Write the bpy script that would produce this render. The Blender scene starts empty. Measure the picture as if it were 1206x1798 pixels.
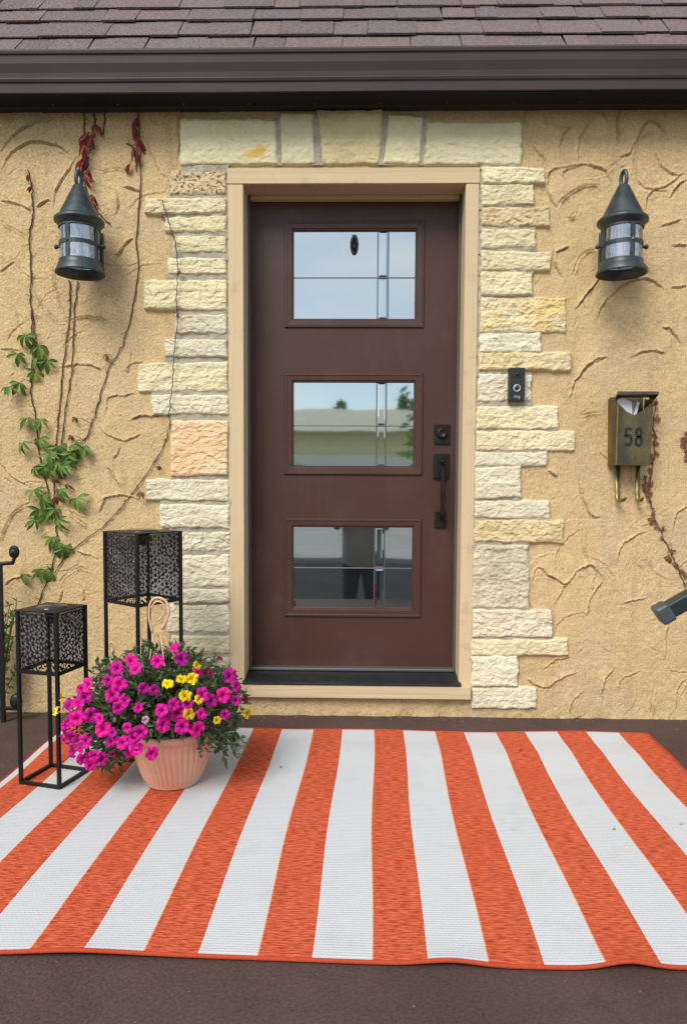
import bpy, math, random
import numpy as np
from mathutils import Vector, Matrix, Quaternion

S = bpy.context.scene
rad = math.radians
rnd = random.Random(7)

# ------------------------------------------------------------------ camera
F_PX, PCX, PCY, IW, IH = 1250.0, 603.0, 918.0, 1206.0, 1798.0
CAM = Vector((0.0, -2.992, 1.0))
CROT = (Matrix.Rotation(rad(1.1), 3, 'Z') @ Matrix.Rotation(rad(90 - 3.3), 3, 'X') @ Matrix.Rotation(rad(0.3), 3, 'Z'))
cd = bpy.data.cameras.new('camera')
cam = bpy.data.objects.new('camera', cd)
S.collection.objects.link(cam)
cam.matrix_world = Matrix.Translation(CAM) @ CROT.to_4x4()
cd.sensor_fit = 'HORIZONTAL'
cd.sensor_width = 36.0
cd.lens = 36.0 * F_PX / IW
cd.shift_y = (PCY - IH / 2) / IW
cd.clip_start = 0.02
cd.clip_end = 2000
S.camera = cam

# ------------------------------------------------------------------ sky, sun, exposure
SUN_EL, SUN_DIR = rad(45), Vector((-0.45, -0.89, 0))
w = bpy.data.worlds.new('World'); S.world = w; w.use_nodes = True
nt = w.node_tree; bg = nt.nodes['Background']
sky = nt.nodes.new('ShaderNodeTexSky'); sky.sky_type = 'NISHITA'; sky.sun_disc = False
sky.sun_elevation = SUN_EL
sky.sun_rotation = math.atan2(SUN_DIR.x, SUN_DIR.y)
sky.air_density = 1.0; sky.dust_density = 0.6
tc = nt.nodes.new('ShaderNodeTexCoord')
cn = nt.nodes.new('ShaderNodeTexNoise'); cn.inputs['Scale'].default_value = 2.2; cn.inputs['Detail'].default_value = 6
mp = nt.nodes.new('ShaderNodeMapping'); mp.inputs['Scale'].default_value = (1, 1, 2.6)
nt.links.new(tc.outputs['Generated'], mp.inputs[0]); nt.links.new(mp.outputs[0], cn.inputs['Vector'])
cr = nt.nodes.new('ShaderNodeValToRGB'); cr.color_ramp.elements[0].position = .42; cr.color_ramp.elements[1].position = .72
cr.color_ramp.elements[0].color = (.12, .12, .12, 1); cr.color_ramp.elements[1].color = (.9, .9, .9, 1)
nt.links.new(cn.outputs['Fac'], cr.inputs[0])
mx = nt.nodes.new('ShaderNodeMix'); mx.data_type = 'RGBA'
mx.inputs['B'].default_value = (8.4, 8.3, 8.1, 1)
nt.links.new(cr.outputs[0], mx.inputs['Factor']); nt.links.new(sky.outputs[0], mx.inputs['A'])
nt.links.new(mx.outputs['Result'], bg.inputs['Color'])
bg.inputs['Strength'].default_value = 0.078
sl = bpy.data.lights.new('sun', 'SUN'); sl.energy = 1.5; sl.angle = rad(28); sl.color = (1, .95, .87)
so = bpy.data.objects.new('sun', sl); S.collection.objects.link(so)
sdir = Vector((SUN_DIR.x, SUN_DIR.y, 0)).normalized() * math.cos(SUN_EL) + Vector((0, 0, math.sin(SUN_EL)))
so.rotation_euler = sdir.to_track_quat('Z', 'Y').to_euler(); so.location = sdir * 30
S.view_settings.view_transform = 'Standard'; S.view_settings.look = 'None'
S.view_settings.exposure = 1.0; S.view_settings.gamma = 1.0
S.view_settings.use_curve_mapping = False

# ------------------------------------------------------------------ measuring helper: a point of a known plane of the place
def at(px, py, Y=None, Z=None):
    d = CROT @ Vector(((px - PCX) / F_PX, -(py - PCY) / F_PX, -1))
    t = (Y - CAM.y) / d.y if Y is not None else (Z - CAM.z) / d.z
    return CAM + t * d

# ------------------------------------------------------------------ scene helpers
PW = {}
def world_of(p): return PW[p.name]
def empty(name, loc):
    o = bpy.data.objects.new(name, None); S.collection.objects.link(o)
    o.location = loc; o.empty_display_size = .1; PW[o.name] = Vector(loc); return o
def tag(o, label, cat, group=None):
    o['label'] = label; o['category'] = cat
    if group: o['group'] = group
    return o
def attach(o, parent):
    if parent is not None:
        o.parent = parent
        o.matrix_parent_inverse = Matrix.Translation(-world_of(parent))
def place(name, me, parent=None, mat=None, loc=(0, 0, 0), rot=None, scale=None):
    o = bpy.data.objects.new(name, me); S.collection.objects.link(o)
    o.location = loc
    if rot is not None:
        o.rotation_mode = 'QUATERNION'; o.rotation_quaternion = rot
    if scale is not None: o.scale = (scale,) * 3 if isinstance(scale, (int, float)) else scale
    attach(o, parent); PW[o.name] = Vector(loc)
    return o
def struct(o): o['kind'] = 'structure'; return o
def stuff(o): o['kind'] = 'stuff'; return o

class MB:
    def __init__(s): s.v = []; s.f = []; s.sm = []
    def add(s, vs, fs, smooth=False):
        b = len(s.v); s.v += [tuple(x) for x in vs]
        s.f += [tuple(i + b for i in f) for f in fs]; s.sm += [smooth] * len(fs); return s
    def box(s, x0, x1, y0, y1, z0, z1):
        if x0 > x1: x0, x1 = x1, x0
        if y0 > y1: y0, y1 = y1, y0
        if z0 > z1: z0, z1 = z1, z0
        return s.add([(x0,y0,z0),(x1,y0,z0),(x1,y1,z0),(x0,y1,z0),(x0,y0,z1),(x1,y0,z1),(x1,y1,z1),(x0,y1,z1)],
                     [(0,3,2,1),(4,5,6,7),(0,1,5,4),(1,2,6,5),(2,3,7,6),(3,0,4,7)])
    def beam(s, a, b, wx, wy, up=(0, 0, 1)):
        a, b = Vector(a), Vector(b); d = (b - a).normalized(); up = Vector(up)
        if abs(d.dot(up)) > .98: up = Vector((0, 1, 0))
        r = d.cross(up).normalized(); u = r.cross(d).normalized()
        vs = []
        for p in (a, b):
            for i, j in ((-1,-1),(1,-1),(1,1),(-1,1)): vs.append(p + r*(i*wx/2) + u*(j*wy/2))
        return s.add(vs, [(3,2,1,0),(4,5,6,7),(0,1,5,4),(1,2,6,5),(2,3,7,6),(3,0,4,7)])
    def tube(s, pts, radii, n=8, closed=False, smooth=True, caps=True):
        pts = [Vector(p) for p in pts]; m = len(pts)
        if isinstance(radii, (int, float)): radii = [radii] * m
        t = []
        for i in range(m):
            a = pts[(i-1) % m] if (closed or i) else pts[0]
            b = pts[(i+1) % m] if (closed or i < m-1) else pts[-1]
            t.append((b - a).normalized())
        up = Vector((0,0,1)) if abs(t[0].z) < .9 else Vector((0,1,0))
        r = t[0].cross(up).normalized(); vs = []
        for i in range(m):
            r = (r - t[i]*r.dot(t[i])).normalized(); u = t[i].cross(r)
            for k in range(n):
                a = 2*math.pi*k/n; vs.append(pts[i] + (r*math.cos(a) + u*math.sin(a))*radii[i])
        fs = []
        for i in range(m if closed else m-1):
            for k in range(n):
                j = (i+1) % m; k2 = (k+1) % n
                fs.append((i*n+k, i*n+k2, j*n+k2, j*n+k))
        if not closed and caps: fs += [tuple(range(n))[::-1], tuple((m-1)*n+k for k in range(n))]
        return s.add(vs, fs, smooth)
    def lathe(s, prof, c=(0,0,0), n=32, smooth=True, a0=0, a1=2*math.pi, wob=None):
        full = abs(a1-a0-2*math.pi) < 1e-6; cols = n if full else n+1
        vs = []
        for r, z in prof:
            for k in range(cols):
                a = a0 + (a1-a0)*k/n
                rr = r*(wob(a, z) if wob else 1)
                vs.append((c[0]+rr*math.cos(a), c[1]+rr*math.sin(a), c[2]+z))
        fs = []
        for i in range(len(prof)-1):
            for k in range(n):
                k2 = (k+1) % cols
                fs.append((i*cols+k, i*cols+k2, (i+1)*cols+k2, (i+1)*cols+k))
        return s.add(vs, fs, smooth)
    def sphere(s, c, r, n=14, sc=(1,1,1)):
        m = n//2; prof = [(max(1e-4, math.sin(math.pi*i/m)), -math.cos(math.pi*i/m)) for i in range(m+1)]
        vs = []
        for a, z in prof:
            for k in range(n):
                t = 2*math.pi*k/n; vs.append((c[0]+a*math.cos(t)*r*sc[0], c[1]+a*math.sin(t)*r*sc[1], c[2]+z*r*sc[2]))
        return s.add(vs, [(i*n+k, i*n+(k+1)%n, (i+1)*n+(k+1)%n, (i+1)*n+k) for i in range(m) for k in range(n)], True)
    def ring(s, rect, prof, y0):
        """mitred rectangular moulding in the XZ plane: rect=(x0,x1,z0,z1), prof=[(inset, height towards -Y)]"""
        x0, x1, z0, z1 = rect; vs = []
        for i, h in prof: vs += [(x0+i, y0-h, z0+i), (x1-i, y0-h, z0+i), (x1-i, y0-h, z1-i), (x0+i, y0-h, z1-i)]
        fs = [(a*4+k, a*4+(k+1)%4, a*4+4+(k+1)%4, a*4+4+k) for a in range(len(prof)-1) for k in range(4)]
        return s.add(vs, fs)
    def mesh(s, name, mat):
        me = bpy.data.meshes.new(name); me.from_pydata(s.v, [], s.f)
        me.polygons.foreach_set('use_smooth', s.sm); me.materials.append(mat); me.update(); return me
    def build(s, name, mat, parent=None, bevel=0, seg=2, solid=0, offset=-1):
        o = place(name, s.mesh(name, mat), parent)
        if solid:
            m = o.modifiers.new('solid', 'SOLIDIFY'); m.thickness = solid; m.offset = offset
        if bevel:
            m = o.modifiers.new('bevel', 'BEVEL'); m.width = bevel; m.segments = seg; m.limit_method = 'ANGLE'; m.angle_limit = rad(40)
        return o

def np_mesh(name, V, Fq, mat, smooth=True):
    me = bpy.data.meshes.new(name)
    me.vertices.add(len(V)); me.vertices.foreach_set('co', np.asarray(V, np.float32).ravel())
    n = len(Fq); k = Fq.shape[1]
    me.loops.add(n*k); me.loops.foreach_set('vertex_index', Fq.astype(np.int32).ravel())
    me.polygons.add(n); me.polygons.foreach_set('loop_start', np.arange(0, n*k, k, dtype=np.int32))
    me.polygons.foreach_set('use_smooth', np.full(n, smooth))
    me.materials.append(mat); me.update(); me.validate(); return me

def vnoise(x, y, seed=0):
    xi = np.floor(x).astype(np.int64); yi = np.floor(y).astype(np.int64); xf = x-xi; yf = y-yi
    def h(a, b):
        n = (a*374761393 + b*668265263 + seed*974711) & 0x7fffffff
        n = ((n ^ (n >> 13)) * 1274126177) & 0x7fffffff
        return ((n ^ (n >> 16)) & 0xffff)/65535.0
    u = xf*xf*(3-2*xf); v = yf*yf*(3-2*yf)
    return (h(xi,yi)*(1-u)+h(xi+1,yi)*u)*(1-v)+(h(xi,yi+1)*(1-u)+h(xi+1,yi+1)*u)*v*1.0
def fbm(x, y, seed=0, o=4):
    t = 0; a = 1; s = 0
    for k in range(o): t = t + a*(vnoise(x*2**k, y*2**k, seed+k*17)-.5); s += a; a *= .5
    return t/s*2

# ------------------------------------------------------------------ materials
class NT:
    def __init__(s, name):
        s.m = bpy.data.materials.new(name); s.m.use_nodes = True; s.t = s.m.node_tree
        s.p = s.t.nodes['Principled BSDF']; s._c = None
    def n(s, typ, **kw):
        x = s.t.nodes.new('ShaderNode'+typ)
        for k, v in kw.items(): setattr(x, k, v)
        return x
    def l(s, a, b): s.t.links.new(a, b)
    def co(s, kind='Object', scale=None):
        if s._c is None: s._c = s.n('TexCoord')
        out = s._c.outputs[kind]
        if scale is not None:
            m = s.n('Mapping'); m.inputs['Scale'].default_value = scale if not isinstance(scale, (int, float)) else (scale,)*3
            s.l(out, m.inputs[0]); out = m.outputs[0]
        return out
    def noise(s, scale, detail=4, vec=None, rough=.55, dist=0):
        x = s.n('TexNoise'); x.inputs['Scale'].default_value = scale; x.inputs['Detail'].default_value = detail
        x.inputs['Roughness'].default_value = rough; x.inputs['Distortion'].default_value = dist
        s.l(vec if vec is not None else s.co(), x.inputs['Vector']); return x.outputs['Fac']
    def ramp(s, fac, a, b, ca=(0,0,0,1), cb=(1,1,1,1)):
        r = s.n('ValToRGB'); e = r.color_ramp.elements
        e[0].position = a; e[1].position = b; e[0].color = ca; e[1].color = cb
        s.l(fac, r.inputs[0]); return r.outputs[0]
    def mix(s, fac, a, b, mode='MIX'):
        x = s.n('Mix', data_type='RGBA', blend_type=mode)
        for v, sock in ((fac, 'Factor'), (a, 'A'), (b, 'B')):
            i = [q for q in x.inputs if q.name == sock and (q.type == ('VALUE' if sock == 'Factor' else 'RGBA'))][0]
            if isinstance(v, (int, float)): i.default_value = v
            elif isinstance(v, tuple): i.default_value = v if len(v) == 4 else (*v, 1)
            else: s.l(v, i)
        return [q for q in x.outputs if q.type == 'RGBA'][0]
    def math(s, op, a, b=0.0, c=None):
        x = s.n('Math', operation=op)
        for i, v in enumerate((a, b) if c is None else (a, b, c)):
            if isinstance(v, (int, float)): x.inputs[i].default_value = v
            else: s.l(v, x.inputs[i])
        return x.outputs[0]
    def bump(s, h, strength=.4, dist=.002, prev=None):
        b = s.n('Bump'); b.inputs['Strength'].default_value = strength; b.inputs['Distance'].default_value = dist
        s.l(h, b.inputs['Height'])
        if prev is not None: s.l(prev, b.inputs['Normal'])
        s.l(b.outputs[0], s.p.inputs['Normal']); return b.outputs[0]
    def color(s, c):
        if isinstance(c, tuple): s.p.inputs['Base Color'].default_value = (*c[:3], 1)
        else: s.l(c, s.p.inputs['Base Color'])
    def set(s, rough=.6, metal=0, spec=.5):
        s.p.inputs['Roughness'].default_value = rough; s.p.inputs['Metallic'].default_value = metal
        s.p.inputs['Specular IOR Level'].default_value = spec; return s

def simple(name, c, rough=.6, metal=0, spec=.5, c2=None, scale=30, bump=None, lo=.35, hi=.65, island=0):
    a = NT(name).set(rough, metal, spec)
    col = c
    if c2: col = a.mix(a.ramp(a.noise(scale, 5), lo, hi), c, c2)
    if island:
        g = a.n('NewGeometry'); hv = a.n('HueSaturation')
        a.l(a.math('MULTIPLY_ADD', g.outputs['Random Per Island'], island, 1-island/2), hv.inputs['Value'])
        if isinstance(col, tuple): hv.inputs['Color'].default_value = (*col, 1)
        else: a.l(col, hv.inputs['Color'])
        col = hv.outputs[0]
    a.color(col)
    if bump: a.bump(a.noise(bump[0], 4), bump[1], bump[2])
    return a.m

def m_stucco():
    a = NT('stucco').set(.93, 0, .15)
    base = a.mix(a.ramp(a.noise(2.2, 5), .35, .68), (.74,.535,.27), (.66,.465,.225))
    base = a.mix(a.ramp(a.noise(3.3, 6, a.co('Object', (1,1,.55)), .65, .6), .50, .76), base, (.60,.44,.285))
    base = a.mix(a.ramp(a.noise(8, 7, None, .72, .5), .56, .78), base, (.42,.30,.18))
    base = a.mix(a.ramp(a.noise(6.3, 4, a.co('Object', (1.3,1,.30))), .58, .74), base, (.74,.57,.32))
    # grit and dark flecks
    base = a.mix(a.ramp(a.noise(1, 5, a.co('Object', (16, 16, 1.6)), .6), .54, .74), base, a.mix(.55, base, (.36,.25,.15)))
    base = a.mix(a.ramp(a.noise(115, 3, None, .7), .34, .68), a.mix(.40, base, (.30,.20,.09)), a.mix(.34, base, (.93,.74,.44)))
    base = a.mix(a.ramp(a.noise(52, 4, None, .65), .64, .72), base, (.22,.155,.09))
    a.color(base)
    b = a.bump(a.noise(18, 6, None, .65), .8, .008)
    a.bump(a.noise(110, 4, None, .7), .9, .005, b)
    return a.m
def m_stone(name, c1, c2, scale=5, lo=.4, hi=.6, pit=None, spots=None):
    a = NT(name).set(.9, 0, .25)
    g = a.n('ObjectInfo'); vec = a.n('VectorMath', operation='ADD'); a.l(a.co(), vec.inputs[0])
    cmb = a.n('CombineXYZ'); a.l(a.math('MULTIPLY', g.outputs['Random'], 9), cmb.inputs[0]); a.l(cmb.outputs[0], vec.inputs[1]); v = vec.outputs[0]
    col = a.mix(a.ramp(a.noise(scale, 5, v), lo, hi), c1, c2)
    col = a.mix(a.ramp(a.noise(38, 6, v, .72), .60, .74), col, (.40,.34,.22))
    col = a.mix(a.ramp(a.noise(90, 3, v), .3, .7), col, a.mix(.35, col, (.86,.82,.66)))
    if pit: col = a.mix(a.ramp(a.noise(75, 4, v, .6), .54, .60), col, pit)
    if spots: col = a.mix(a.ramp(a.noise(11, 2, v), .60, .72), col, spots)
    hv = a.n('HueSaturation'); a.l(col, hv.inputs['Color']); a.l(a.math('MULTIPLY_ADD', g.outputs['Random'], .16, .92), hv.inputs['Value'])
    a.color(hv.outputs[0])
    b = a.bump(a.noise(30, 8, v, .72), .65, .011); a.bump(a.noise(150, 4, v), .6, .003, b)
    return a.m
def m_rug():
    a = NT('rug_weave').set(.9, 0, .15)
    uv = a.co('UV'); sp = a.n('SeparateXYZ'); a.l(uv, sp.inputs[0])
    wob = a.math('MULTIPLY_ADD', a.noise(90, 1, a.co('UV', (0.0,1,0))), .0024, -.0012)
    fr = a.math('FRACT', a.math('DIVIDE', a.math('ADD', sp.outputs[0], wob), .2403))
    stripe = a.math('LESS_THAN', fr, .518)          # 1 in the white bands
    rowi = a.math('DIVIDE', sp.outputs[1], .0082); rf_ = a.math('FRACT', rowi)
    col_ = a.math('FRACT', a.math('ADD', a.math('DIVIDE', sp.outputs[0], .0105), a.math('MULTIPLY', a.math('FLOOR', rowi), .5)))
    line = a.ramp(a.math('ABSOLUTE', a.math('SUBTRACT', rf_, .5)), .34, .46); dash = a.ramp(a.math('ABSOLUTE', a.math('SUBTRACT', col_, .5)), .16, .34, (1,1,1,1), (.25,.25,.25,1))
    gap = a.math('MULTIPLY', a.math('MULTIPLY', line, dash), a.math('MULTIPLY_ADD', a.noise(14, 3, uv), .8, .5))
    dirt = a.ramp(a.noise(6, 7, uv, .7), .54, .80)
    white = a.mix(a.noise(160, 2, uv), (.66,.675,.68), (.57,.59,.61))
    white = a.mix(a.math('MULTIPLY', gap, .85), white, (.30,.33,.38))
    white = a.mix(a.math('MULTIPLY', dirt, .5), white, (.40,.39,.37))
    st = a.noise(1, 4, a.co('UV', (38, 230, 1)), .6)
    org = a.mix(a.ramp(st, .38, .60), (.36,.048,.018), (.74,.155,.070))
    org = a.mix(a.math('MULTIPLY', gap, .40), org, (.34,.035,.012))
    org = a.mix(a.ramp(a.noise(3.5, 3, uv), .5, .9), org, (.54,.085,.036))
    org = a.mix(a.math('MULTIPLY', dirt, .35), org, (.30,.085,.05))
    edge = a.math('LESS_THAN', a.math('ABSOLUTE', a.math('SUBTRACT', fr, .518)), .012)
    col = a.mix(stripe, org, white)
    col = a.mix(a.math('MULTIPLY', edge, .5), col, (.80,.60,.42))
    a.color(col)
    h = a.math('SUBTRACT', a.math('MULTIPLY', a.noise(1, 3, a.co('UV', (60, 260, 1))), .5), gap)
    a.bump(h, .6, .002)
    return a.m
def m_paintfloor():
    a = NT('brown_painted_concrete').set(.78, 0, .22)
    col = a.mix(a.ramp(a.noise(3, 6), .32, .68), (.066,.038,.031), (.098,.060,.052))
    col = a.mix(a.ramp(a.noise(11, 6, None, .7), .5, .72), col, (.060,.040,.036))
    col = a.mix(a.ramp(a.noise(150, 3), .32, .70), a.mix(.25, col, (.03,.02,.018)), a.mix(.2, col, (.22,.16,.145)))
    col = a.mix(a.ramp(a.noise(22, 5, None, .75), .66, .72), col, (.19,.155,.14))
    a.color(col); b = a.bump(a.noise(150, 3), .32, .003); a.bump(a.noise(14, 6), .45, .006, b)
    return a.m
def m_shingle():
    a = NT('shingle_granules').set(.95, 0, .2)
    g = a.n('ObjectInfo'); r = g.outputs['Random']
    rr = a.n('ValToRGB'); e = rr.color_ramp.elements; rr.color_ramp.interpolation = 'CONSTANT'
    e[0].color = (.115,.082,.083,1); e[1].position = .2; e[1].color = (.155,.108,.102,1)
    for p, c in ((.38,(.115,.095,.10)), (.52,(.175,.120,.105)), (.68,(.135,.10,.105)), (.84,(.165,.125,.122))):
        q = e.new(p); q.color = (*c, 1)
    a.l(r, rr.inputs[0])
    col = a.mix(a.ramp(a.noise(130, 3, None, .75), .34, .68), a.mix(.5, rr.outputs[0], (.03,.024,.025)), a.mix(.55, rr.outputs[0], (.36,.29,.28)))
    col = a.mix(a.ramp(a.noise(12, 4), .5, .8), col, a.mix(.35, col, (.22,.14,.11)))
    a.color(col); a.bump(a.noise(140, 3), .8, .004); return a.m
def m_wood_paint(name, c1, c2, axis):
    a = NT(name).set(.7, 0, .3)
    sc = {'x': (2, 60, 60), 'z': (60, 60, 2)}[axis]
    n = a.noise(1, 6, a.co('Object', sc), .6, .4)
    col = a.mix(a.ramp(n, .35, .7), c1, c2)
    col = a.mix(a.ramp(a.noise(12, 5), .60, .78), col, tuple(x*.72 for x in c1))
    a.l(col, a.p.inputs['Base Color']); a.bump(n, .7, .004); return a.m
def m_door():
    a = NT('brown_door_paint').set(.40, 0, .38)
    col = a.mix(a.ramp(a.noise(3, 4), .3, .75), (.066,.029,.020), (.074,.034,.024))
    col = a.mix(a.math('MULTIPLY', a.ramp(a.noise(5, 7, a.co('Object', (1, 1, .6)), .72), .48, .80), .30), col, (.15,.105,.085))
    a.l(a.math('MULTIPLY_ADD', a.noise(4, 5), .30, .27), a.p.inputs['Roughness'])
    a.color(col); a.bump(a.noise(1, 4, a.co('Object', (140, 140, 6))), .10, .001); return a.m
def m_pane():
    """coated reflective door glass over a dark interior"""
    a = NT('reflective_glass')
    out = a.t.nodes['Material Output']
    g = a.n('BsdfGlossy'); g.inputs['Roughness'].default_value = .028; g.inputs['Color'].default_value = (.78,.88,.90,1)
    d = a.n('BsdfDiffuse'); d.inputs['Color'].default_value = (.016,.020,.021,1)
    fr = a.n('Fresnel'); fr.inputs['IOR'].default_value = 1.5
    fac = a.math('ADD', fr.outputs[0], .56)
    m = a.n('MixShader'); a.l(fac, m.inputs[0]); a.l(d.outputs[0], m.inputs[1]); a.l(g.outputs[0], m.inputs[2])
    b = a.n('Bump'); b.inputs['Strength'].default_value = .05; b.inputs['Distance'].default_value = .004
    a.l(a.noise(5, 1), b.inputs['Height']); a.l(b.outputs[0], g.inputs['Normal'])
    a.l(m.outputs[0], out.inputs['Surface']); return a.m
def m_lanternglass():
    a = NT('seeded_glass'); out = a.t.nodes['Material Output']
    st = a.ramp(a.noise(1, 4, a.co('Object', (70, 70, 9)), .6), .42, .66)
    g = a.n('BsdfGlossy'); g.inputs['Roughness'].default_value = .08; g.inputs['Color'].default_value = (.9,.95,1,1)
    t = a.n('BsdfTransparent'); t.inputs['Color'].default_value = (.80,.84,.86,1)
    d = a.n('BsdfDiffuse'); d.inputs['Color'].default_value = (.52,.55,.56,1)
    m1 = a.n('MixShader'); a.l(a.math('MULTIPLY_ADD', st, .32, .06), m1.inputs[0]); a.l(t.outputs[0], m1.inputs[1]); a.l(d.outputs[0], m1.inputs[2])
    m2 = a.n('MixShader'); m2.inputs[0].default_value = .34; a.l(m1.outputs[0], m2.inputs[1]); a.l(g.outputs[0], m2.inputs[2])
    b = a.n('Bump'); b.inputs['Strength'].default_value = .5; b.inputs['Distance'].default_value = .004
    a.l(a.noise(1, 3, a.co('Object', (90, 90, 20))), b.inputs['Height']); a.l(b.outputs[0], g.inputs['Normal'])
    a.l(m2.outputs[0], out.inputs['Surface']); return a.m
def m_leaf(name, c1, c2, trans=.25):
    a = NT(name).set(.5, 0, .35)
    g = a.n('ObjectInfo'); gi = a.n('NewGeometry')
    v = a.math('FRACT', a.math('ADD', g.outputs['Random'], gi.outputs['Random Per Island']))
    col = a.mix(v, c1, c2); a.color(col)
    out = a.t.nodes['Material Output']; tr = a.n('BsdfTranslucent'); a.l(col, tr.inputs['Color'])
    m = a.n('MixShader'); m.inputs[0].default_value = trans
    a.l(a.p.outputs[0], m.inputs[1]); a.l(tr.outputs[0], m.inputs[2]); a.l(m.outputs[0], out.inputs['Surface']); return a.m
def m_petal(name, outer, inner, r0, r1, trans=.22):
    a = NT(name).set(.55, 0, .25)
    ln = a.n('VectorMath', operation='LENGTH'); a.l(a.co(), ln.inputs[0])
    g = a.n('ObjectInfo')
    col = a.mix(a.ramp(ln.outputs['Value'], r0, r1), inner, outer)
    at2 = a.n('SeparateXYZ'); a.l(a.co(), at2.inputs[0]); an = a.math('ARCTAN2', at2.outputs[0], at2.outputs[1])
    vein = a.math('POWER', a.math('ABSOLUTE', a.math('COSINE', a.math('MULTIPLY', an, 5.0))), 14)
    col = a.mix(a.math('MULTIPLY', vein, .45), col, inner)
    col = a.mix(a.math('MULTIPLY', a.noise(120, 3), .35), col, tuple(min(1, x*1.5+.02) for x in outer))
    hv = a.n('HueSaturation'); a.l(col, hv.inputs['Color'])
    a.l(a.math('MULTIPLY_ADD', g.outputs['Random'], .75, .55), hv.inputs['Value'])
    a.l(a.math('MULTIPLY_ADD', g.outputs['Random'], .03, .485), hv.inputs['Hue']); a.color(hv.outputs[0])
    out = a.t.nodes['Material Output']; tr = a.n('BsdfTranslucent'); a.l(hv.outputs[0], tr.inputs['Color'])
    m = a.n('MixShader'); m.inputs[0].default_value = trans
    a.l(a.p.outputs[0], m.inputs[1]); a.l(tr.outputs[0], m.inputs[2]); a.l(m.outputs[0], out.inputs['Surface']); return a.m
def m_brass():
    a = NT('aged_brass').set(.46, .6, .5)
    sp = a.n('SeparateXYZ'); a.l(a.co(), sp.inputs[0])
    n = a.noise(9, 5, a.co('Object', (1, 1, .5)), .65)
    col = a.mix(a.ramp(n, .40, .66), (.085,.076,.050), (.20,.165,.065))
    col = a.mix(a.ramp(a.noise(90, 4), .58, .72), col, (.075,.062,.042))
    a.color(col); a.bump(a.noise(60, 3), .1, .001); return a.m

STUCCO = m_stucco()
ST = dict(c=m_stone('cream_limestone', (.80,.71,.43), (.70,.60,.33)), w=m_stone('pale_limestone', (.79,.73,.53), (.68,.61,.41)),
          y=m_stone('yellow_limestone', (.76,.53,.17), (.76,.65,.36)), g=m_stone('grey_limestone', (.70,.63,.45), (.56,.49,.33), 9),
          o=m_stone('peach_limestone', (.80,.62,.34), (.82,.50,.24), 4), s=m_stone('pitted_limestone', (.70,.50,.25), (.66,.55,.34), 12, pit=(.22,.11,.05)),
          t=m_stone('spotted_limestone', (.80,.73,.44), (.72,.64,.37), 4, spots=(.74,.48,.13)), b=m_stone('golden_limestone', (.74,.60,.30), (.64,.49,.21), 6))
MORTAR = simple('mortar', (.50,.45,.34), .95, 0, .15, (.38,.34,.26), 35, (120, .9, .005))
RUG = m_rug(); FLOOR = m_paintfloor(); SHINGLE = m_shingle()
CASING_Z = m_wood_paint('tan_painted_wood_upright', (.67,.53,.325), (.61,.475,.285), 'z')
CASING_X = m_wood_paint('tan_painted_wood_level', (.67,.53,.325), (.59,.455,.27), 'x')
DOOR = m_door(); PANE = m_pane()
CAME = simple('grey_lead_came', (.16,.17,.17), .4, .7)
BLACKHW = simple('black_hardware', (.018,.017,.016), .38, .6, .5, (.03,.028,.027), 40)
BLACKIRON = simple('black_powder_coat', (.012,.012,.013), .45, .3, .5)
LANTERN = simple('dark_verdigris_metal', (.036,.048,.052), .40, .4, .5, (.066,.084,.088), 22, (60, .15, .001))
GUTTER = simple('brown_painted_aluminium', (.060,.041,.039), .42, 0, .32, (.070,.048,.045), 4)
SOFFIT = simple('dark_brown_soffit', (.030,.024,.026), .6)
THRESH = simple('black_threshold', (.020,.022,.024), .45, .4, .5, (.032,.034,.036), 20)
PLASTIC = simple('black_plastic', (.020,.020,.021), .35)
SILVER = simple('silver_plastic', (.60,.62,.64), .35, .4)
LGLASS = m_lanternglass()
BULB = simple('frosted_white_glass', (.75,.75,.72), .4)
BRASS = m_brass()
BRASSB = simple('yellow_brass_strip', (.36,.27,.085), .4, .8, .5, (.22,.17,.07), 30)
LIDM = simple('grey_tarnished_brass', (.24,.215,.18), .5, .5, .5, (.16,.14,.11), 25)
PAPER = simple('white_paper', (.74,.77,.80), .8); PAPERG = simple('grey_paper', (.42,.47,.50), .8, c2=(.30,.36,.40), scale=60)
INK = simple('black_enamel', (.014,.013,.012), .5)
POT = simple('terracotta_plastic', (.70,.40,.275), .5, 0, .4, (.64,.355,.235), 8)
HANGER = simple('tan_plastic', (.68,.45,.28), .45)
SOIL = simple('dark_soil', (.025,.018,.012), .95)
GREEN = m_leaf('petunia_leaf', (.05,.095,.034), (.15,.20,.095))
VINEGREEN = m_leaf('creeper_leaf_green', (.06,.15,.022), (.22,.34,.07), .28)
VINERED = m_leaf('creeper_leaf_red', (.19,.030,.024), (.28,.055,.045))
VINEDRY = m_leaf('creeper_leaf_dry', (.21,.085,.045), (.30,.12,.06))
STEM = simple('vine_bark', (.13,.075,.045), .85, 0, .2, (.085,.052,.036), 60)
STEMG = simple('petunia_stem', (.10,.15,.06), .6)
MAGENTA = m_petal('magenta_petal', (.66,.004,.31), (.26,.001,.12), .003, .013)
YELLOW = m_petal('yellow_petal', (.86,.62,.010), (.70,.36,.006), .003, .010)
PINK = m_petal('pale_petal', (.66,.40,.50), (.60,.30,.42), .003, .010)
MAROON = m_petal('maroon_petal', (.26,.006,.060), (.15,.004,.04), .003, .010)
LINER = m_leaf('white_film', (.93,.93,.91), (.93,.93,.91), .6)
RAIL = simple('dark_green_steel', (.016,.030,.032), .38, .2, .5, (.024,.040,.042), 30)
RAILCAP = simple('worn_steel_cap', (.095,.120,.125), .45, .3, .5, (.05,.07,.075), 30)

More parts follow.
